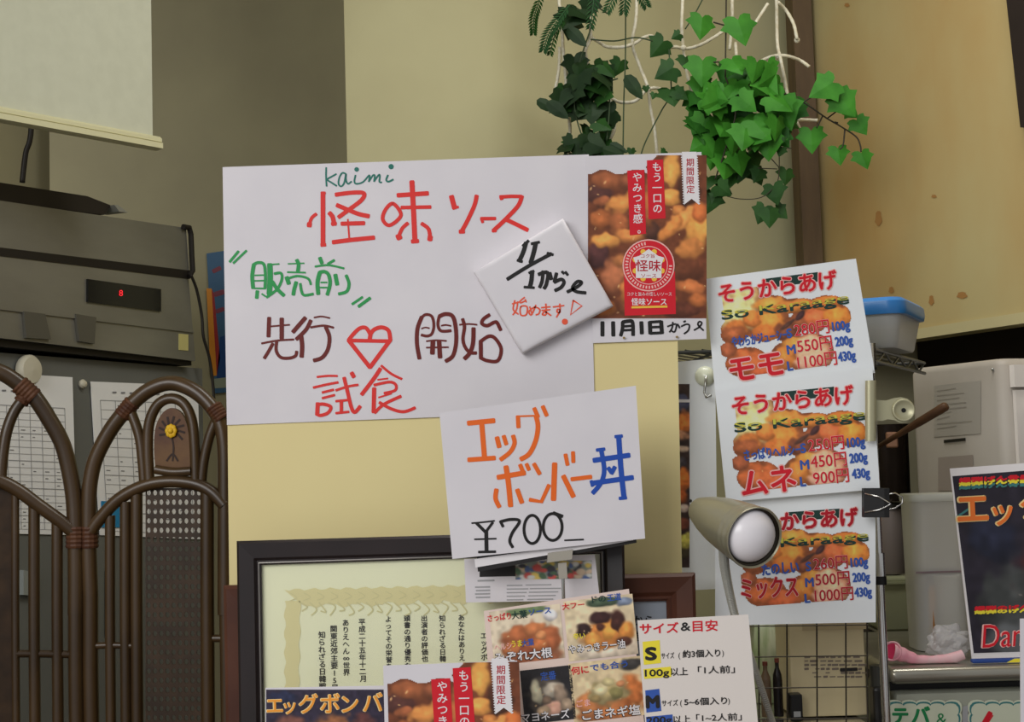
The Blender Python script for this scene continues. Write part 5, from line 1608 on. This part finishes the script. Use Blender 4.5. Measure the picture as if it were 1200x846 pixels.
for k, (mt, y0) in enumerate(((P_RED, 715), (P_YEL, 719))):
    text('rainbow_lettering', DP, [('爆弾のげんこつ', 1142, y0, 9, dict(fit=90, bold=.05, hscale=0.55))], mt, o, off=0.0012 + .0003 * (2 - k), ang=-2)
strokes('light_streak', DP, [([(1121, 606), (1140, 593)], 2.5, 'line')], P_TEAL, o, off=0.0011)
o = MB().rbox((pt(1172, 778, 2.185).x, 2.18, zT + 0.004), (0.09, 0.012, 0.006), bev=0.002).build('folded_flyer', M('flyer_blue', (40, 66, 130), 0.5, gain=1.2))
tag(o, 'blue and yellow flyer lying under the dark poster', 'flyer')
xx = pt(1186, 778, 2.185).x
MB().prism([(xx - .012, 2.1735, zT + .0012), (xx + .03, 2.1735, zT + .0012), (xx + .03, 2.1735, zT + .0068), (xx, 2.1735, zT + .0068)], (0, -0.0006, 0)).build('yellow_panel', P_YEL, o)

# clear canister with tools inside, clear bag, pink glove
CAN = M('clear_canister', (206, 206, 203), 0.2, gain=1.4, alpha=0.6, spec=0.5)
cY = 2.36
cx_ = (pt(1066, 700, cY).x + pt(1128, 700, cY).x) / 2
hw = (pt(1128, 700, cY).x - pt(1064, 700, cY).x) / 2
ztopc = zat(1095, 578, cY)
rt = root('storage_canister', (cx_, cY, zT), 'tall clear canister with a white lid on the steel case', 'canister')
smooth_by_angle(loft([(rrect(hw * .93, hw * .93, .02), zT + .001), (rrect(hw * .95, hw * .95, .02), zT + .14), (rrect(hw * .97, hw * .97, .02), ztopc - .012)], (cx_, cY, 0)).build('body', CAN, rt))
smooth_by_angle(loft([(rrect(hw, hw, .02), ztopc - .012), (rrect(hw * 1.02, hw * 1.02, .02), ztopc - .006), (rrect(hw * .98, hw * .98, .02), ztopc)], (cx_, cY, 0)).build('lid', M('white_lid', (200, 202, 196), 0.4, gain=1.2), rt))
zin = zat(1095, 668, cY)
smooth_by_angle(loft([(rrect(hw * .80, hw * .60, .015), zT + .003), (rrect(hw * .84, hw * .66, .015), zin)], (cx_, cY + .012, 0)).build('dark_contents', M('dark_contents', (112, 112, 120), 0.5, gain=1.1), rt))
MB().lathe([(0, .002), (hw * .34, .002), (hw * .48, zin - zT - .012), (hw * .50, zin - zT - .006), (hw * .44, zin - zT - .006), (0, zin - zT - .02)], (cx_ + hw * .30, cY - hw * .40, zT + zin * 0 + .0), (0, 0, 1), 28).build('cup_stack', M('white_cups', (214, 212, 208), 0.5, gain=1.4), rt, smooth=True)
smooth_by_angle(MB().prism([(cx_ - hw * .97, cY - hw * .985, zin - .001), (cx_ + hw * .97, cY - hw * .985, zin - .001), (cx_ + hw * .97, cY - hw * .985, zin + .002), (cx_ - hw * .97, cY - hw * .985, zin + .002)], (0, -.001, 0)).build('band', M('canister_band', (150, 130, 136), 0.4), rt))
MB().tube([(cx_ - hw * .42, cY - hw * .82, zT + .004), (cx_ - hw * .36, cY - hw * .80, zT + .105)], 0.006, 10).build('orange_handle', M('orange_plastic', (190, 130, 60), 0.4), rt, smooth=True)


def crumple(name, c, size, mat, seed, label, cat, n=3, amp=0.25):
    bm = bmesh.new()
    bmesh.ops.create_icosphere(bm, subdivisions=n, radius=1.0)
    rg_ = random.Random(seed)
    ph = [(Vector((rg_.uniform(-1, 1), rg_.uniform(-1, 1), rg_.uniform(-1, 1))).normalized() * rg_.uniform(3, 7), rg_.uniform(0, 6)) for _ in range(9)]
    V = []
    for v in bm.verts:
        k = 1 + amp * sum(abs(math.sin(v.co.dot(d) + f)) - .6 for d, f in ph) / 3
        p_ = Vector((v.co.x * size[0], v.co.y * size[1], v.co.z * size[2])) * k
        p_.z = max(p_.z, -size[2] * .8)
        V.append(Vector(c) + p_ + Vector((0, 0, size[2] * .8)))
    bm.verts.index_update()
    Fc = [[v.index for v in f.verts] for f in bm.faces]
    bm.free()
    o = mesh(name, V, Fc, mat)
    return tag(o, label, cat)


BAGM = M('clear_film', (206, 204, 206), 0.15, gain=1.2, alpha=0.5, spec=0.5)
crumple('plastic_bag', (pt(1116, 775, 2.235).x, 2.245, zT + .001), (0.032, 0.018, 0.026), BAGM, 4, 'crumpled clear bag between the pink glove and the dark poster', 'bag', 4, 0.35)
PINKM = M('pink_rubber', (226, 150, 168), 0.5, gain=1.15, rgb2=(212, 176, 180), scale=30)
gl_ = root('rubber_glove', (pt(1085, 778, 2.20).x, 2.20, zT), 'pink rubber glove lying on the steel case edge', 'glove')
mb = MB()
gy = 2.195
pts = [(1046, 764), (1054, 766), (1063, 769), (1074, 773), (1088, 774.5), (1103, 774), (1118, 771), (1131, 766)]
rsg = [0.0125, .0115, .0098, .0078, .0070, .0075, .0085, .008]
C = [pt(x, y, gy) for x, y in pts]
C = [Vector((c.x, c.y, max(c.z, zT + r_ * .55 + .001))) for c, r_ in zip(C, rsg)]
C2, R2 = [], []
for i in range(len(C) - 1):
    for t in range(5):
        C2.append(C[i].lerp(C[i + 1], t / 5))
        R2.append((rsg[i] + (rsg[i + 1] - rsg[i]) * t / 5) * (1 + .05 * math.sin((i * 5 + t) * 1.1)))
mb.tube(C2, R2, 16, cap=False)
for v in mb.V:
    v.z = zT + .001 + max(0, v.z - zT - .001) * 1.0
    v.z = max(v.z, zT + .001)
mb.build('glove_body', PINKM, gl_, smooth=True)
ax_ = (C2[0] - C2[3]).normalized()
MB().lathe([(.0118, -.001), (.0150, 0), (.0156, .0015), (.0145, .0030), (.0122, .0020), (.009, -.012), (0, -.016)], C2[0] + Vector((0, 0, .001)), (ax_ * .75 + Vector((0, -1.0, .25))).normalized(), 20).build('cuff', PINKM, gl_, smooth=True)
MB().lathe([(0, .0), (.0120, 0), (.0120, .0008), (0, .0008)], C2[0] + Vector((-.0002, -.0022, .0015)), (ax_ * .75 + Vector((0, -1.0, .25))).normalized(), 18).build('cuff_opening', M('deep_pink', (196, 40, 84), 0.6), gl_)

# shelf things between the chrome post and the canister
TY = 2.53
TBL = zT - 0.02
rt = root('side_table', (pt(1045, 800, TY).x, TY + .12, 0), 'dark work table behind the chrome post, holding the boxes and pots', 'table')
xa, xb = pt(1030, 800, TY).x, pt(1078, 800, TY).x
MB().rbox(((xa + xb) / 2, TY + .24, TBL - .012), (xb - xa + .02, 0.28, .022), bev=.003).build('table_top', DARKW, rt)
MB().rbox(((xa + xb) / 2, TY + .24, (TBL - .024) / 2), (xb - xa, 0.26, TBL - .025), bev=.003).build('body', DARKW, rt)
GB = M('pale_green_box', (140, 142, 112), 0.55, gain=1.0)
wd_ = pt(1070, 700, 2.66).x - pt(1034, 700, 2.66).x
xm = (pt(1070, 700, 2.66).x + pt(1034, 700, 2.66).x) / 2
zb0, zb1, zb2_ = TBL + .001, zat(1050, 742, 2.66), zat(1050, 676, 2.66)
o = MB().rbox((xm, 2.73, (zb0 + zb1) / 2), (wd_, .12, zb1 - zb0 - .001), bev=.004).build('storage_box', M('grey_box', (128, 124, 108), 0.5))
tag(o, 'grey box under the pale green one behind the chrome post', 'box')
o = MB().rbox((xm, 2.73, (zb1 + zb2_) / 2), (wd_, .12, zb2_ - zb1 - .002), bev=.005).build('storage_box', GB)
tag(o, 'pale green box stacked behind the chrome post, left of the canister', 'box')
MB().rbox((xm, 2.668, zb2_ - .012), (wd_ + .002, .006, .004)).build('lid_rim', GB, o)
cxk = pt(1045, 640, 2.72).x
zk1 = zat(1045, 596, 2.72)
o = MB().lathe([(0, 0), (.030, 0), (.031, .004), (.031, zk1 - zb2_ - .006), (.027, zk1 - zb2_), (0, zk1 - zb2_)], (cxk - .004, 2.73, zb2_ + .001), (0, 0, 1), 28).build('metal_canister', M('grey_canister', (132, 122, 118), 0.4, 0.3))
smooth_by_angle(o)
tag(o, 'grey round canister standing on the pale green box', 'canister')
smooth_by_angle(MB().lathe([(0, 0), (.0315, 0), (.0315, .008), (.029, .011), (0, .012)], (cxk - .004, 2.73, zk1 + .0005), (0, 0, 1), 28).build('lid', M('dark_steel', (70, 70, 66), 0.35, 0.6), o))
# dark pot on top with a wooden-handled spatula
zk2 = zk1 + .014
zk3 = zat(1050, 497, 2.72)
rt = root('cooking_pot', (cxk, 2.73, zk2), 'dark cooking pot high behind the bulldog clip', 'pot')
smooth_by_angle(MB().lathe([(0, 0), (.036, 0), (.042, .008), (.043, (zk3 - zk2) * .9), (.046, (zk3 - zk2)), (.043, (zk3 - zk2)), (.040, (zk3 - zk2) * .9), (.038, .012), (0, .01)], (cxk, 2.73, zk2), (0, 0, 1), 32).build('pot_body', M('dark_pot', (54, 46, 42), 0.25, 0.5), rt), 50)
MB().rbox((cxk + .0, 2.683, zk3 - .03), (.022, .010, .030), bev=.003).build('copper_plate', M('copper', (176, 132, 106), 0.35, 0.6), rt)
o = MB()
s0, s1 = pt(1028, 524, 2.50), pt(1110, 475, 2.42)
mb = MB()
mb.tube([s0, s0.lerp(s1, .35), s0.lerp(s1, .6), s0.lerp(s1, .97), s1], [.0042, .0052, .0075, .0082, .006], 12)
o = mb.build('spatula', M('spatula_wood', (92, 62, 38), 0.45, rgb2=(70, 46, 30), scale=20), smooth=True)
tag(o, 'wooden handle of a spatula sticking out right of the chrome post', 'spatula')
MB().tube([s0 + (s0 - s1) * .02, s0 + (s0 - s1) * .45], [.004, .003], 8).build('shaft', M('dark_steel', (70, 70, 66), 0.35, 0.6), o)

# wire grid hung on the rack, with a carton and bottles behind it
WG = facing(955, 790, 2.165)
o = MB()
for x in (857, 889, 922, 957, 991, 1016):
    o.tube([WG.p(x, 715), WG.p(x + 1.5, 1010)], 0.0012, 6)
for y in (732, 768, 804.5, 841, 877):
    o.tube([WG.p(780, y + 3, .002), WG.p(1017, y, .002)], 0.0010, 6)
o = o.build('wire_grid', M('dark_wire', (60, 54, 46), 0.4, 0.4))
tag(o, 'dark wire grid hanging below the menu sheets beside the chrome post', 'wire grid')
SHZ = zat(960, 842, 2.20)
MB().rbox((near.x - .215, 2.27, SHZ - .006), (.42, .36, .010), bev=.003).build('lower_shelf', CHR, rack)
CARD = M('carton', (196, 184, 152), 0.7, rgb2=(186, 172, 136), scale=4, gain=1.3)
cyy = 2.205
xk0, xk1 = pt(927, 800, cyy).x, pt(1015, 800, cyy).x
zk = zat(970, 722, cyy)
o = MB().rbox(((xk0 + xk1) / 2, cyy + .06, (SHZ + zk) / 2 + .001), (xk1 - xk0, .12, zk - SHZ - .002), bev=.002).build('carton', CARD)
tag(o, 'beige carton with dark printing behind the wire grid', 'carton')
KP = Pl((0, cyy, 0), (0, -1, 0))
st = []
rg = random.Random(12)
for j in range(6):
    x = 943
    while x < 1010:
        l = rg.uniform(3, 9)
        if rg.random() < .75:
            st.append(([(x, 770 + j * 4.6), (x + l, 769.8 + j * 4.6)], rg.choice((1.4, 2.0, 2.6)), 'line'))
        x += l + rg.uniform(1.5, 4)
strokes('printing', KP, st, M('carton_print', (120, 108, 98), 0.6, gain=1.2), o)
strokes('barcode', KP, [([(985, 785), (1004, 784)], 4, 'line')], P_BLACK, o, off=.0009)
patch('tape', KP, [[(940, 726), (1016, 724), (1016, 737), (940, 739)]], M('kraft_tape', (176, 160, 126), 0.4, gain=1.2), o)
by = 2.225
for nm, x, wdp, y0, mt, lab in (('sauce_bottle', 913, 11, 772, M('dark_bottle', (34, 30, 30), 0.2), 'dark bottle behind the wire grid, left of the carton'), ('sauce_bottle', 899, 12, 776, M('brown_bottle', (110, 90, 70), 0.3), 'brownish bottle behind the wire grid, nearest the size guide')):
    c = pt(x, 842, by)
    h = zat(x, y0, by) - SHZ
    rp = wdp / 2 * by / F
    o = MB().lathe([(0, 0), (rp, 0), (rp, h * .62), (rp * .9, h * .72), (rp * .42, h * .84), (rp * .40, h * .93), (0, h * .93)], (c.x, by, SHZ + .001), (0, 0, 1), 24).build(nm, mt)
    smooth_by_angle(o)
    tag(o, lab, 'bottle')
    smooth_by_angle(MB().lathe([(0, 0), (rp * .5, 0), (rp * .5, h * .07), (0, h * .07)], (c.x, by, SHZ + .001 + h * .931), (0, 0, 1), 18).build('cap', M('red_brown_cap', (120, 60, 48), 0.4), o))
o = MB().rbox((pt(932, 820, 2.185).x, 2.188, SHZ + (zat(932, 812, 2.185) - SHZ) / 2), (14 * 2.185 / F, .024, zat(932, 812, 2.185) - SHZ - .002), bev=.002).build('tin_box', BLK)
tag(o, 'small black box in front of the beige carton', 'box')
MB().rbox((pt(932, 820, 2.185).x, 2.1755, SHZ + .012), (8 * 2.185 / F, .002, .008)).build('box_label', P_GREY, o)
# leek-green bag behind the size guide
bagm = M('pale_green_bag', (206, 212, 190), 0.35, gain=1.3, rgb2=(150, 172, 120), scale=22, stretch=(3, 1, .6))
zb_ = zat(905, 735, 2.36)
ol = []
o = loft([(rrect(.030, .02, .012), SHZ + .001), (rrect(.034, .026, .014), SHZ + .08), (rrect(.030, .022, .012), SHZ + .13), (rrect(.034, .012, .008), zb_ + .01), (rrect(.040, .004, .002), zb_ + .03)], (pt(906, 800, 2.36).x, 2.362, 0)).build('vegetable_bag', bagm, smooth=True)
tag(o, 'pale green vegetable bag behind the wire grid above the bottles', 'bag')

# white card edge at the lower right corner
o, pl, Q = None, None, None
RC = facing(1200, 800, 1.70, tilt=2)
bpx = bottom_px(RC, 1200, ZT + .001)
rt = root('counter', (0.86, 1.75, 0), 'small wooden side counter at the lower right corner', 'counter')
MB().rbox((0.86, 1.78, ZT - .018), (.36, .30, .036), bev=.004).build('counter_top', WOODC, rt)
MB().rbox((0.86, 1.79, (ZT - .036) / 2), (.32, .26, ZT - .038), bev=.003).build('counter_body', WOODC, rt)
o = sheet('notice_card', 'white card edge standing at the lower right corner', 'card', RC, [(1195.5, 725), (1330, 722), (1332, bpx), (1197, bpx)], PAPER, thick=.0015, nu=1, nv=1)
MB().prism([RC.p(1240, 900, -.002), RC.p(1290, 900, -.002), zfix(RC.p(1290, bpx, -.002) + Vector((0, .05, 0)), ZT + .001), zfix(RC.p(1240, bpx, -.002) + Vector((0, .05, 0)), ZT + .001)], (0, .001, 0)).build('foot', PAPER, o)

# ================================================================== HANGING NET AND PLANTS
HY_ = 2.95
ROPE = M('white_rope', (212, 208, 190), 0.8, gain=1.15, rgb2=(194, 186, 160), scale=120)
rt = root('rope_net', pt(780, 60, HY_), 'off-white knotted rope net hanging in front of the tan wall', 'rope net')
ROPES = [[(652, -60), (655, 0), (658, 18), (660, 60), (663, 90), (664, 120), (668, 152), (664, 175), (662, 200)], [(656, 55), (655, 80), (651, 104)], [(688, -60), (690, 0), (692, 30), (692, 45), (686, 60), (690, 78)], [(685, 97), (705, 107), (714, 116), (719, 138), (720, 152), (713, 166)],
         [(746, -60), (746, 0), (745, 25), (741, 52), (750, 78), (759, 102), (762, 125), (767, 150), (770, 182), (772, 200)], [(801, -60), (800, 0), (799, 30), (801, 58), (805, 85), (810, 105), (813, 121)],
         [(693, 44), (703, 50), (712, 55), (730, 55), (745, 50), (752, 45), (762, 42), (770, 46), (780, 55), (792, 55), (805, 57), (822, 52), (838, 43), (848, 37), (862, 36)], [(714, 114), (728, 120), (745, 118), (757, 106), (768, 103), (778, 106)], [(803, 116), (812, 120)],
         [(857, -60), (858, 0), (858, 25), (855, 58)], [(862, 50), (863, 66)], [(908, -60), (910, 0), (911, 50), (915, 70), (920, 95), (923, 113)], [(911, 2), (921, 12), (930, 28), (934, 46)], [(900, 4), (891, 18), (884, 29)], [(891, 72), (902, 67), (912, 65), (924, 66), (938, 71), (948, 78)], [(934, 140), (958, 141)], [(933, 142), (938, 153)], [(815, 168), (822, 195)]]
for P in ROPES:
    C = crom(P, 5)
    W = [pt(x, y, HY_ + .012 * math.sin(x * .13 + y * .07)) for x, y in C]
    MB().tube(W, [0.0034 * (1 + .12 * (i % 2)) for i in range(len(W))], 8).build('rope', ROPE, rt, smooth=True)
for (x, y) in [(692, 45), (741, 52), (760, 104), (801, 56), (912, 66), (665, 88), (934, 47)]:
    MB().sphere(pt(x, y, HY_ - .002), 0.0062, 12, 8).build('knot', ROPE, rt, smooth=True)
zr = ZC - 0.05
MB().tube([(pt(640, 0, HY_).x, HY_, zr), (pt(930, 0, HY_).x, HY_, zr)], 0.012, 12).build('hanging_bar', POSTM, rt)
for x in (655, 690, 746, 801, 858, 909):
    a = pt(x, -59, HY_)
    MB().tube([a, (a.x, HY_, zr)], 0.0034, 8).build('rope', ROPE, rt)

LEAF = [(0, 0), (.12, -.16), (.30, -.22), (.52, -.16), (.48, .04), (.70, .22), (.46, .38), (.36, .54), (.16, .80), (0, 1.0), (-.16, .80), (-.36, .54), (-.46, .38), (-.70, .22), (-.48, .04), (-.52, -.16), (-.30, -.22), (-.12, -.16)]
LONG = [(0, 0), (.16, .08), (.24, .3), (.22, .55), (.12, .82), (0, 1.0), (-.12, .82), (-.22, .55), (-.24, .3), (-.16, .08)]


def leaf(mb, c, size, ang, tx, ty, shape=LEAF, fold=.18):
    """ang 0: tip down; tx, ty tilt the blade"""
    rot = Matrix.Rotation(R(ty), 3, 'Z') @ Matrix.Rotation(R(tx), 3, 'X') @ Matrix.Rotation(R(ang), 3, 'Y')
    V = []
    for x, y in shape:
        V.append(Vector((x * size, fold * size * (abs(x) * 1.1 - .15 * math.sin(y * 3)), -(y - .35) * size)))
    n = len(shape)
    V += [Vector((0, -.02 * size, -.0 * size)), Vector((0, -.035 * size, -.25 * size))]
    tip = max(range(n), key=lambda k: shape[k][1])
    half = n // 2
    Fc = []
    for i in range(n):
        j = (i + 1) % n
        Fc.append((i, j, n + 1 if (shape[i][1] + shape[j][1]) / 2 > .3 else n))
    prev = None
    for i in range(n):      # close the blade where the two fans meet
        j = (i + 1) % n
        k = (j + 1) % n
        f0 = (shape[i][1] + shape[j][1]) / 2 > .3
        f1 = (shape[j][1] + shape[k][1]) / 2 > .3
        if f0 != f1:
            Fc.append((j, n, n + 1))
    mb.add([Vector(c) + rot @ v for v in V], Fc)


def leafmat(name, a, b, gain, veins=True):
    m = M(name, a, 0.5, rgb2=b, scale=26, gain=gain, spec=0.15, ramp=(.3, .7), bump=0.25)
    m.node_tree.nodes['Principled BSDF'].inputs['Subsurface Weight'].default_value = 0.0
    return m


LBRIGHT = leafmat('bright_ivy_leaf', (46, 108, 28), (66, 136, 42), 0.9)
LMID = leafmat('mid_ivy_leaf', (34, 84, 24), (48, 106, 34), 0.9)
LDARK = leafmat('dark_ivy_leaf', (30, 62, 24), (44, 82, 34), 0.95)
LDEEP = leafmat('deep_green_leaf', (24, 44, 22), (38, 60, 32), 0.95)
STEM = M('dark_stem', (50, 46, 34), 0.6)
STEMG = M('green_stem', (52, 70, 44), 0.6)
rg = random.Random(11)


def LP_(px, py, Y):
    return pt(px, py, Y)


def leaves(name, items, Y, mat, parent, jit=35, shape=LEAF, yj=.03):
    mb = MB()
    for it in items:
        x, y, s = it[:3]
        ang = it[3] if len(it) > 3 else rg.uniform(-60, 60)
        leaf(mb, pt(x, y, Y + rg.uniform(-yj, yj)), s * Y / F, ang, rg.uniform(-jit, jit * .5), rg.uniform(-jit, jit), shape)
    o = mb.build(name, mat, parent)
    return o


def stems(name, lines, Y, parent, mat=STEM, r=0.0016):
    mb = MB()
    for P in lines:
        mb.tube([pt(x, y, Y) for x, y in crom(P, 6)], r, 6)
    return mb.build(name, mat, parent, smooth=True)


VY = 2.84
rt = root('ivy_plant', pt(870, 130, VY), 'bright green artificial ivy cluster hanging above the menu sheets', 'ivy')
stems('stem', [[(851, -50), (851, 0), (850, 90)], [(850, 30), (836, 26)], [(850, 72), (836, 73)], [(850, 90), (862, 130), (850, 175), (838, 210)], [(870, 100), (905, 105), (935, 117)], [(905, 100), (907, 120)]], VY, rt)
tops = [(822, 30, 29, 10), (823, 82, 34, 5), (868, 34, 34, -12), (820, 100, 26, 10)]
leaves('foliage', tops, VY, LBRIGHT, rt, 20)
mid, top_, = [], []
for k in range(46):
    a, r_ = rg.uniform(0, 6.28), math.sqrt(rg.random())
    x, y = 868 + 58 * r_ * math.cos(a), 132 + 48 * r_ * math.sin(a)
    mid.append((x, y, rg.uniform(24, 34), rg.uniform(-70, 70)))
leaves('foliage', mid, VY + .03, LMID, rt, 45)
for k in range(18):
    a, r_ = rg.uniform(0, 6.28), math.sqrt(rg.random())
    x, y = 872 + 56 * r_ * math.cos(a), 126 + 44 * r_ * math.sin(a)
    top_.append((x, y, rg.uniform(26, 36), rg.uniform(-80, 80)))
for x, y, s, a in [(920, 132, 36, -15), (900, 168, 34, 0), (862, 76, 28, -20), (885, 82, 26, 10), (902, 80, 22, -20), (846, 112, 30, 20), (822, 150, 32, 25), (836, 178, 36, 10), (850, 196, 30, 20), (866, 190, 28, -10), (822, 170, 30, 60), (890, 150, 34, -30), (872, 160, 32, 15), (848, 150, 30, 40)]:
    top_.append((x, y, s, a))
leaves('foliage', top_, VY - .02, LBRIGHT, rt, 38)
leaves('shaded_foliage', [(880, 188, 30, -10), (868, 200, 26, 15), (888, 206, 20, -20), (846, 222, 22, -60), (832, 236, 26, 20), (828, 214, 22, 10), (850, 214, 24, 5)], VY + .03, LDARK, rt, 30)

stems('trailing_stem', [[(912, 130), (913, 175), (913, 200), (910, 215), (898, 228), (885, 233), (866, 233), (852, 230)], [(912, 195), (903, 185)], [(912, 172), (928, 174)], [(911, 198), (888, 197)]], VY, rt, r=.001)
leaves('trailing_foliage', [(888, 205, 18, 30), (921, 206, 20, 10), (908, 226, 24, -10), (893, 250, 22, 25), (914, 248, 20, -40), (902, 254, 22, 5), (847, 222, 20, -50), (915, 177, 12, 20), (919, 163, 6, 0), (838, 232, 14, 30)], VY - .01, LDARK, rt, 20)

rt = root('ivy_sprig', pt(960, 140, VY), 'short ivy sprig with seven pale green leaves reaching over the dark post', 'ivy')
stems('stem', [[(906, 105), (930, 114), (945, 122), (968, 138), (985, 148), (1003, 160), (1008, 170), (1009, 178)], [(941, 120), (952, 113)], [(969, 139), (981, 130)], [(964, 136), (957, 150)], [(990, 152), (988, 170), (984, 175)], [(978, 143), (982, 144)]], VY - .01, rt)
leaves('foliage', [(966, 103, 33, 60), (990, 121, 32, -35), (1008, 147, 22, -30), (951, 163, 28, 0), (983, 181, 22, -5), (1012, 186, 22, -15), (998, 132, 16, -50)], VY - .02, LBRIGHT, rt, 14)

# dark garland on the left of the net
DY = 2.88
rt = root('ivy_garland', pt(690, 120, DY), 'dark green leafy garland woven through the left of the rope net', 'ivy')
stems('stem', [[(700, 10), (690, 40), (680, 70), (672, 100), (676, 140), (690, 180)], [(733, -50), (733, 60), (731, 120), (730, 195)], [(716, 80), (714, 130), (711, 165)], [(828, -10), (815, 15), (803, 34)], [(692, 46), (720, 48), (745, 44), (765, 48)], [(784, 58), (785, 80), (786, 110), (775, 130), (757, 165), (750, 185)], [(715, 95), (724, 92)], [(700, 8), (712, 16)]], DY, rt, STEMG, .0015)
lf = [(772, 55, 26, 40), (781, 84, 26, 60), (787, 112, 28, -5), (797, 110, 18, -50), (803, 72, 18, 10), (793, 42, 12, 60), (725, 78, 20, 20), (712, 82, 22, -30), (757, 104, 8, 0), (766, 112, 8, 20), (740, 178, 10, 0), (778, 178, 10, 60)]
leaves('foliage', lf, DY, LDARK, rt, 30)
cl = []
for k in range(20):
    cl.append((rg.uniform(670, 712), rg.uniform(72, 118), rg.uniform(22, 32), rg.uniform(-80, 80)))
for k in range(18):
    cl.append((rg.uniform(655, 690), rg.uniform(98, 132), rg.uniform(20, 30), rg.uniform(-80, 80)))
for k in range(16):
    cl.append((rg.uniform(684, 714), rg.uniform(118, 165), rg.uniform(20, 30), rg.uniform(-80, 80)))
for k in range(16):
    cl.append((rg.uniform(664, 712), rg.uniform(160, 190), rg.uniform(16, 26), rg.uniform(-80, 80)))
leaves('foliage', cl[::3], DY + .02, LDARK, rt, 45)
leaves('dark_foliage', cl[1::3] + [(670, 20, 34, 30), (680, 15, 30, -30), (668, 28, 34, 10), (690, 8, 24, 20)], DY, LDEEP, rt, 45)
leaves('long_foliage', [(638, 122, 30, -62), (650, 126, 34, -48), (740, 98, 36, -32), (673, 40, 34, -40), (716, 178, 30, -70), (722, 172, 24, -60)], DY - .03, LDEEP, rt, 12, LONG)

# feathery fern
rt = root('fern_spray', pt(650, 40, DY), 'feathery dark fern fronds hanging at the upper left of the rope net', 'fern')


def frond(mb, P, ln, r=0.0012):
    C = crom(P, 6)
    W = [pt(x, y, DY - .07) for x, y in C]
    mb.tube(W, r, 6)
    L = len(C)
    for i in range(2, L):
        (x, y), (xa, ya) = C[i], C[i - 1]
        d = math.hypot(x - xa, y - ya) or 1
        tx, ty = (x - xa) / d, (y - ya) / d
        f_ = ln * (0.55 + 0.45 * math.sin(math.pi * i / L))
        for sgn in (-1, 1):
            ex, ey = x + (tx * .75 - ty * sgn * .65) * f_, y + (ty * .75 + tx * sgn * .65) * f_
            mx_, my_ = (x * .5 + ex * .5), (y * .5 + ey * .5)
            nx_, ny_ = -(ey - y) / f_ * 1.5, (ex - x) / f_ * 1.5
            yy_ = DY - .07 + .008 * sgn
            mb.add([pt(x, y, DY - .07), pt(mx_ + nx_, my_ + ny_, yy_), pt(ex, ey, yy_), pt(mx_ - nx_, my_ - ny_, yy_)], [(0, 1, 2), (0, 2, 3)])


for P, ln in [([(640, -30), (632, 0), (626, 20), (625, 38)], 10), ([(668, 5), (655, 22), (643, 40), (637, 58)], 12), ([(664, 20), (652, 36), (645, 62)], 9), ([(736, -40), (722, -10), (712, 12)], 12), ([(736, -40), (734, -10), (731, 14)], 12), ([(736, -40), (748, -12), (757, 6)], 12), ([(700, -30), (696, 0), (692, 30)], 12)]:
    mb = MB()
    frond(mb, P, ln)
    mb.build('frond', LDARK if ln < 12 else leafmat('fern_leaf', (40, 74, 42), (56, 92, 56), 1.0), rt)
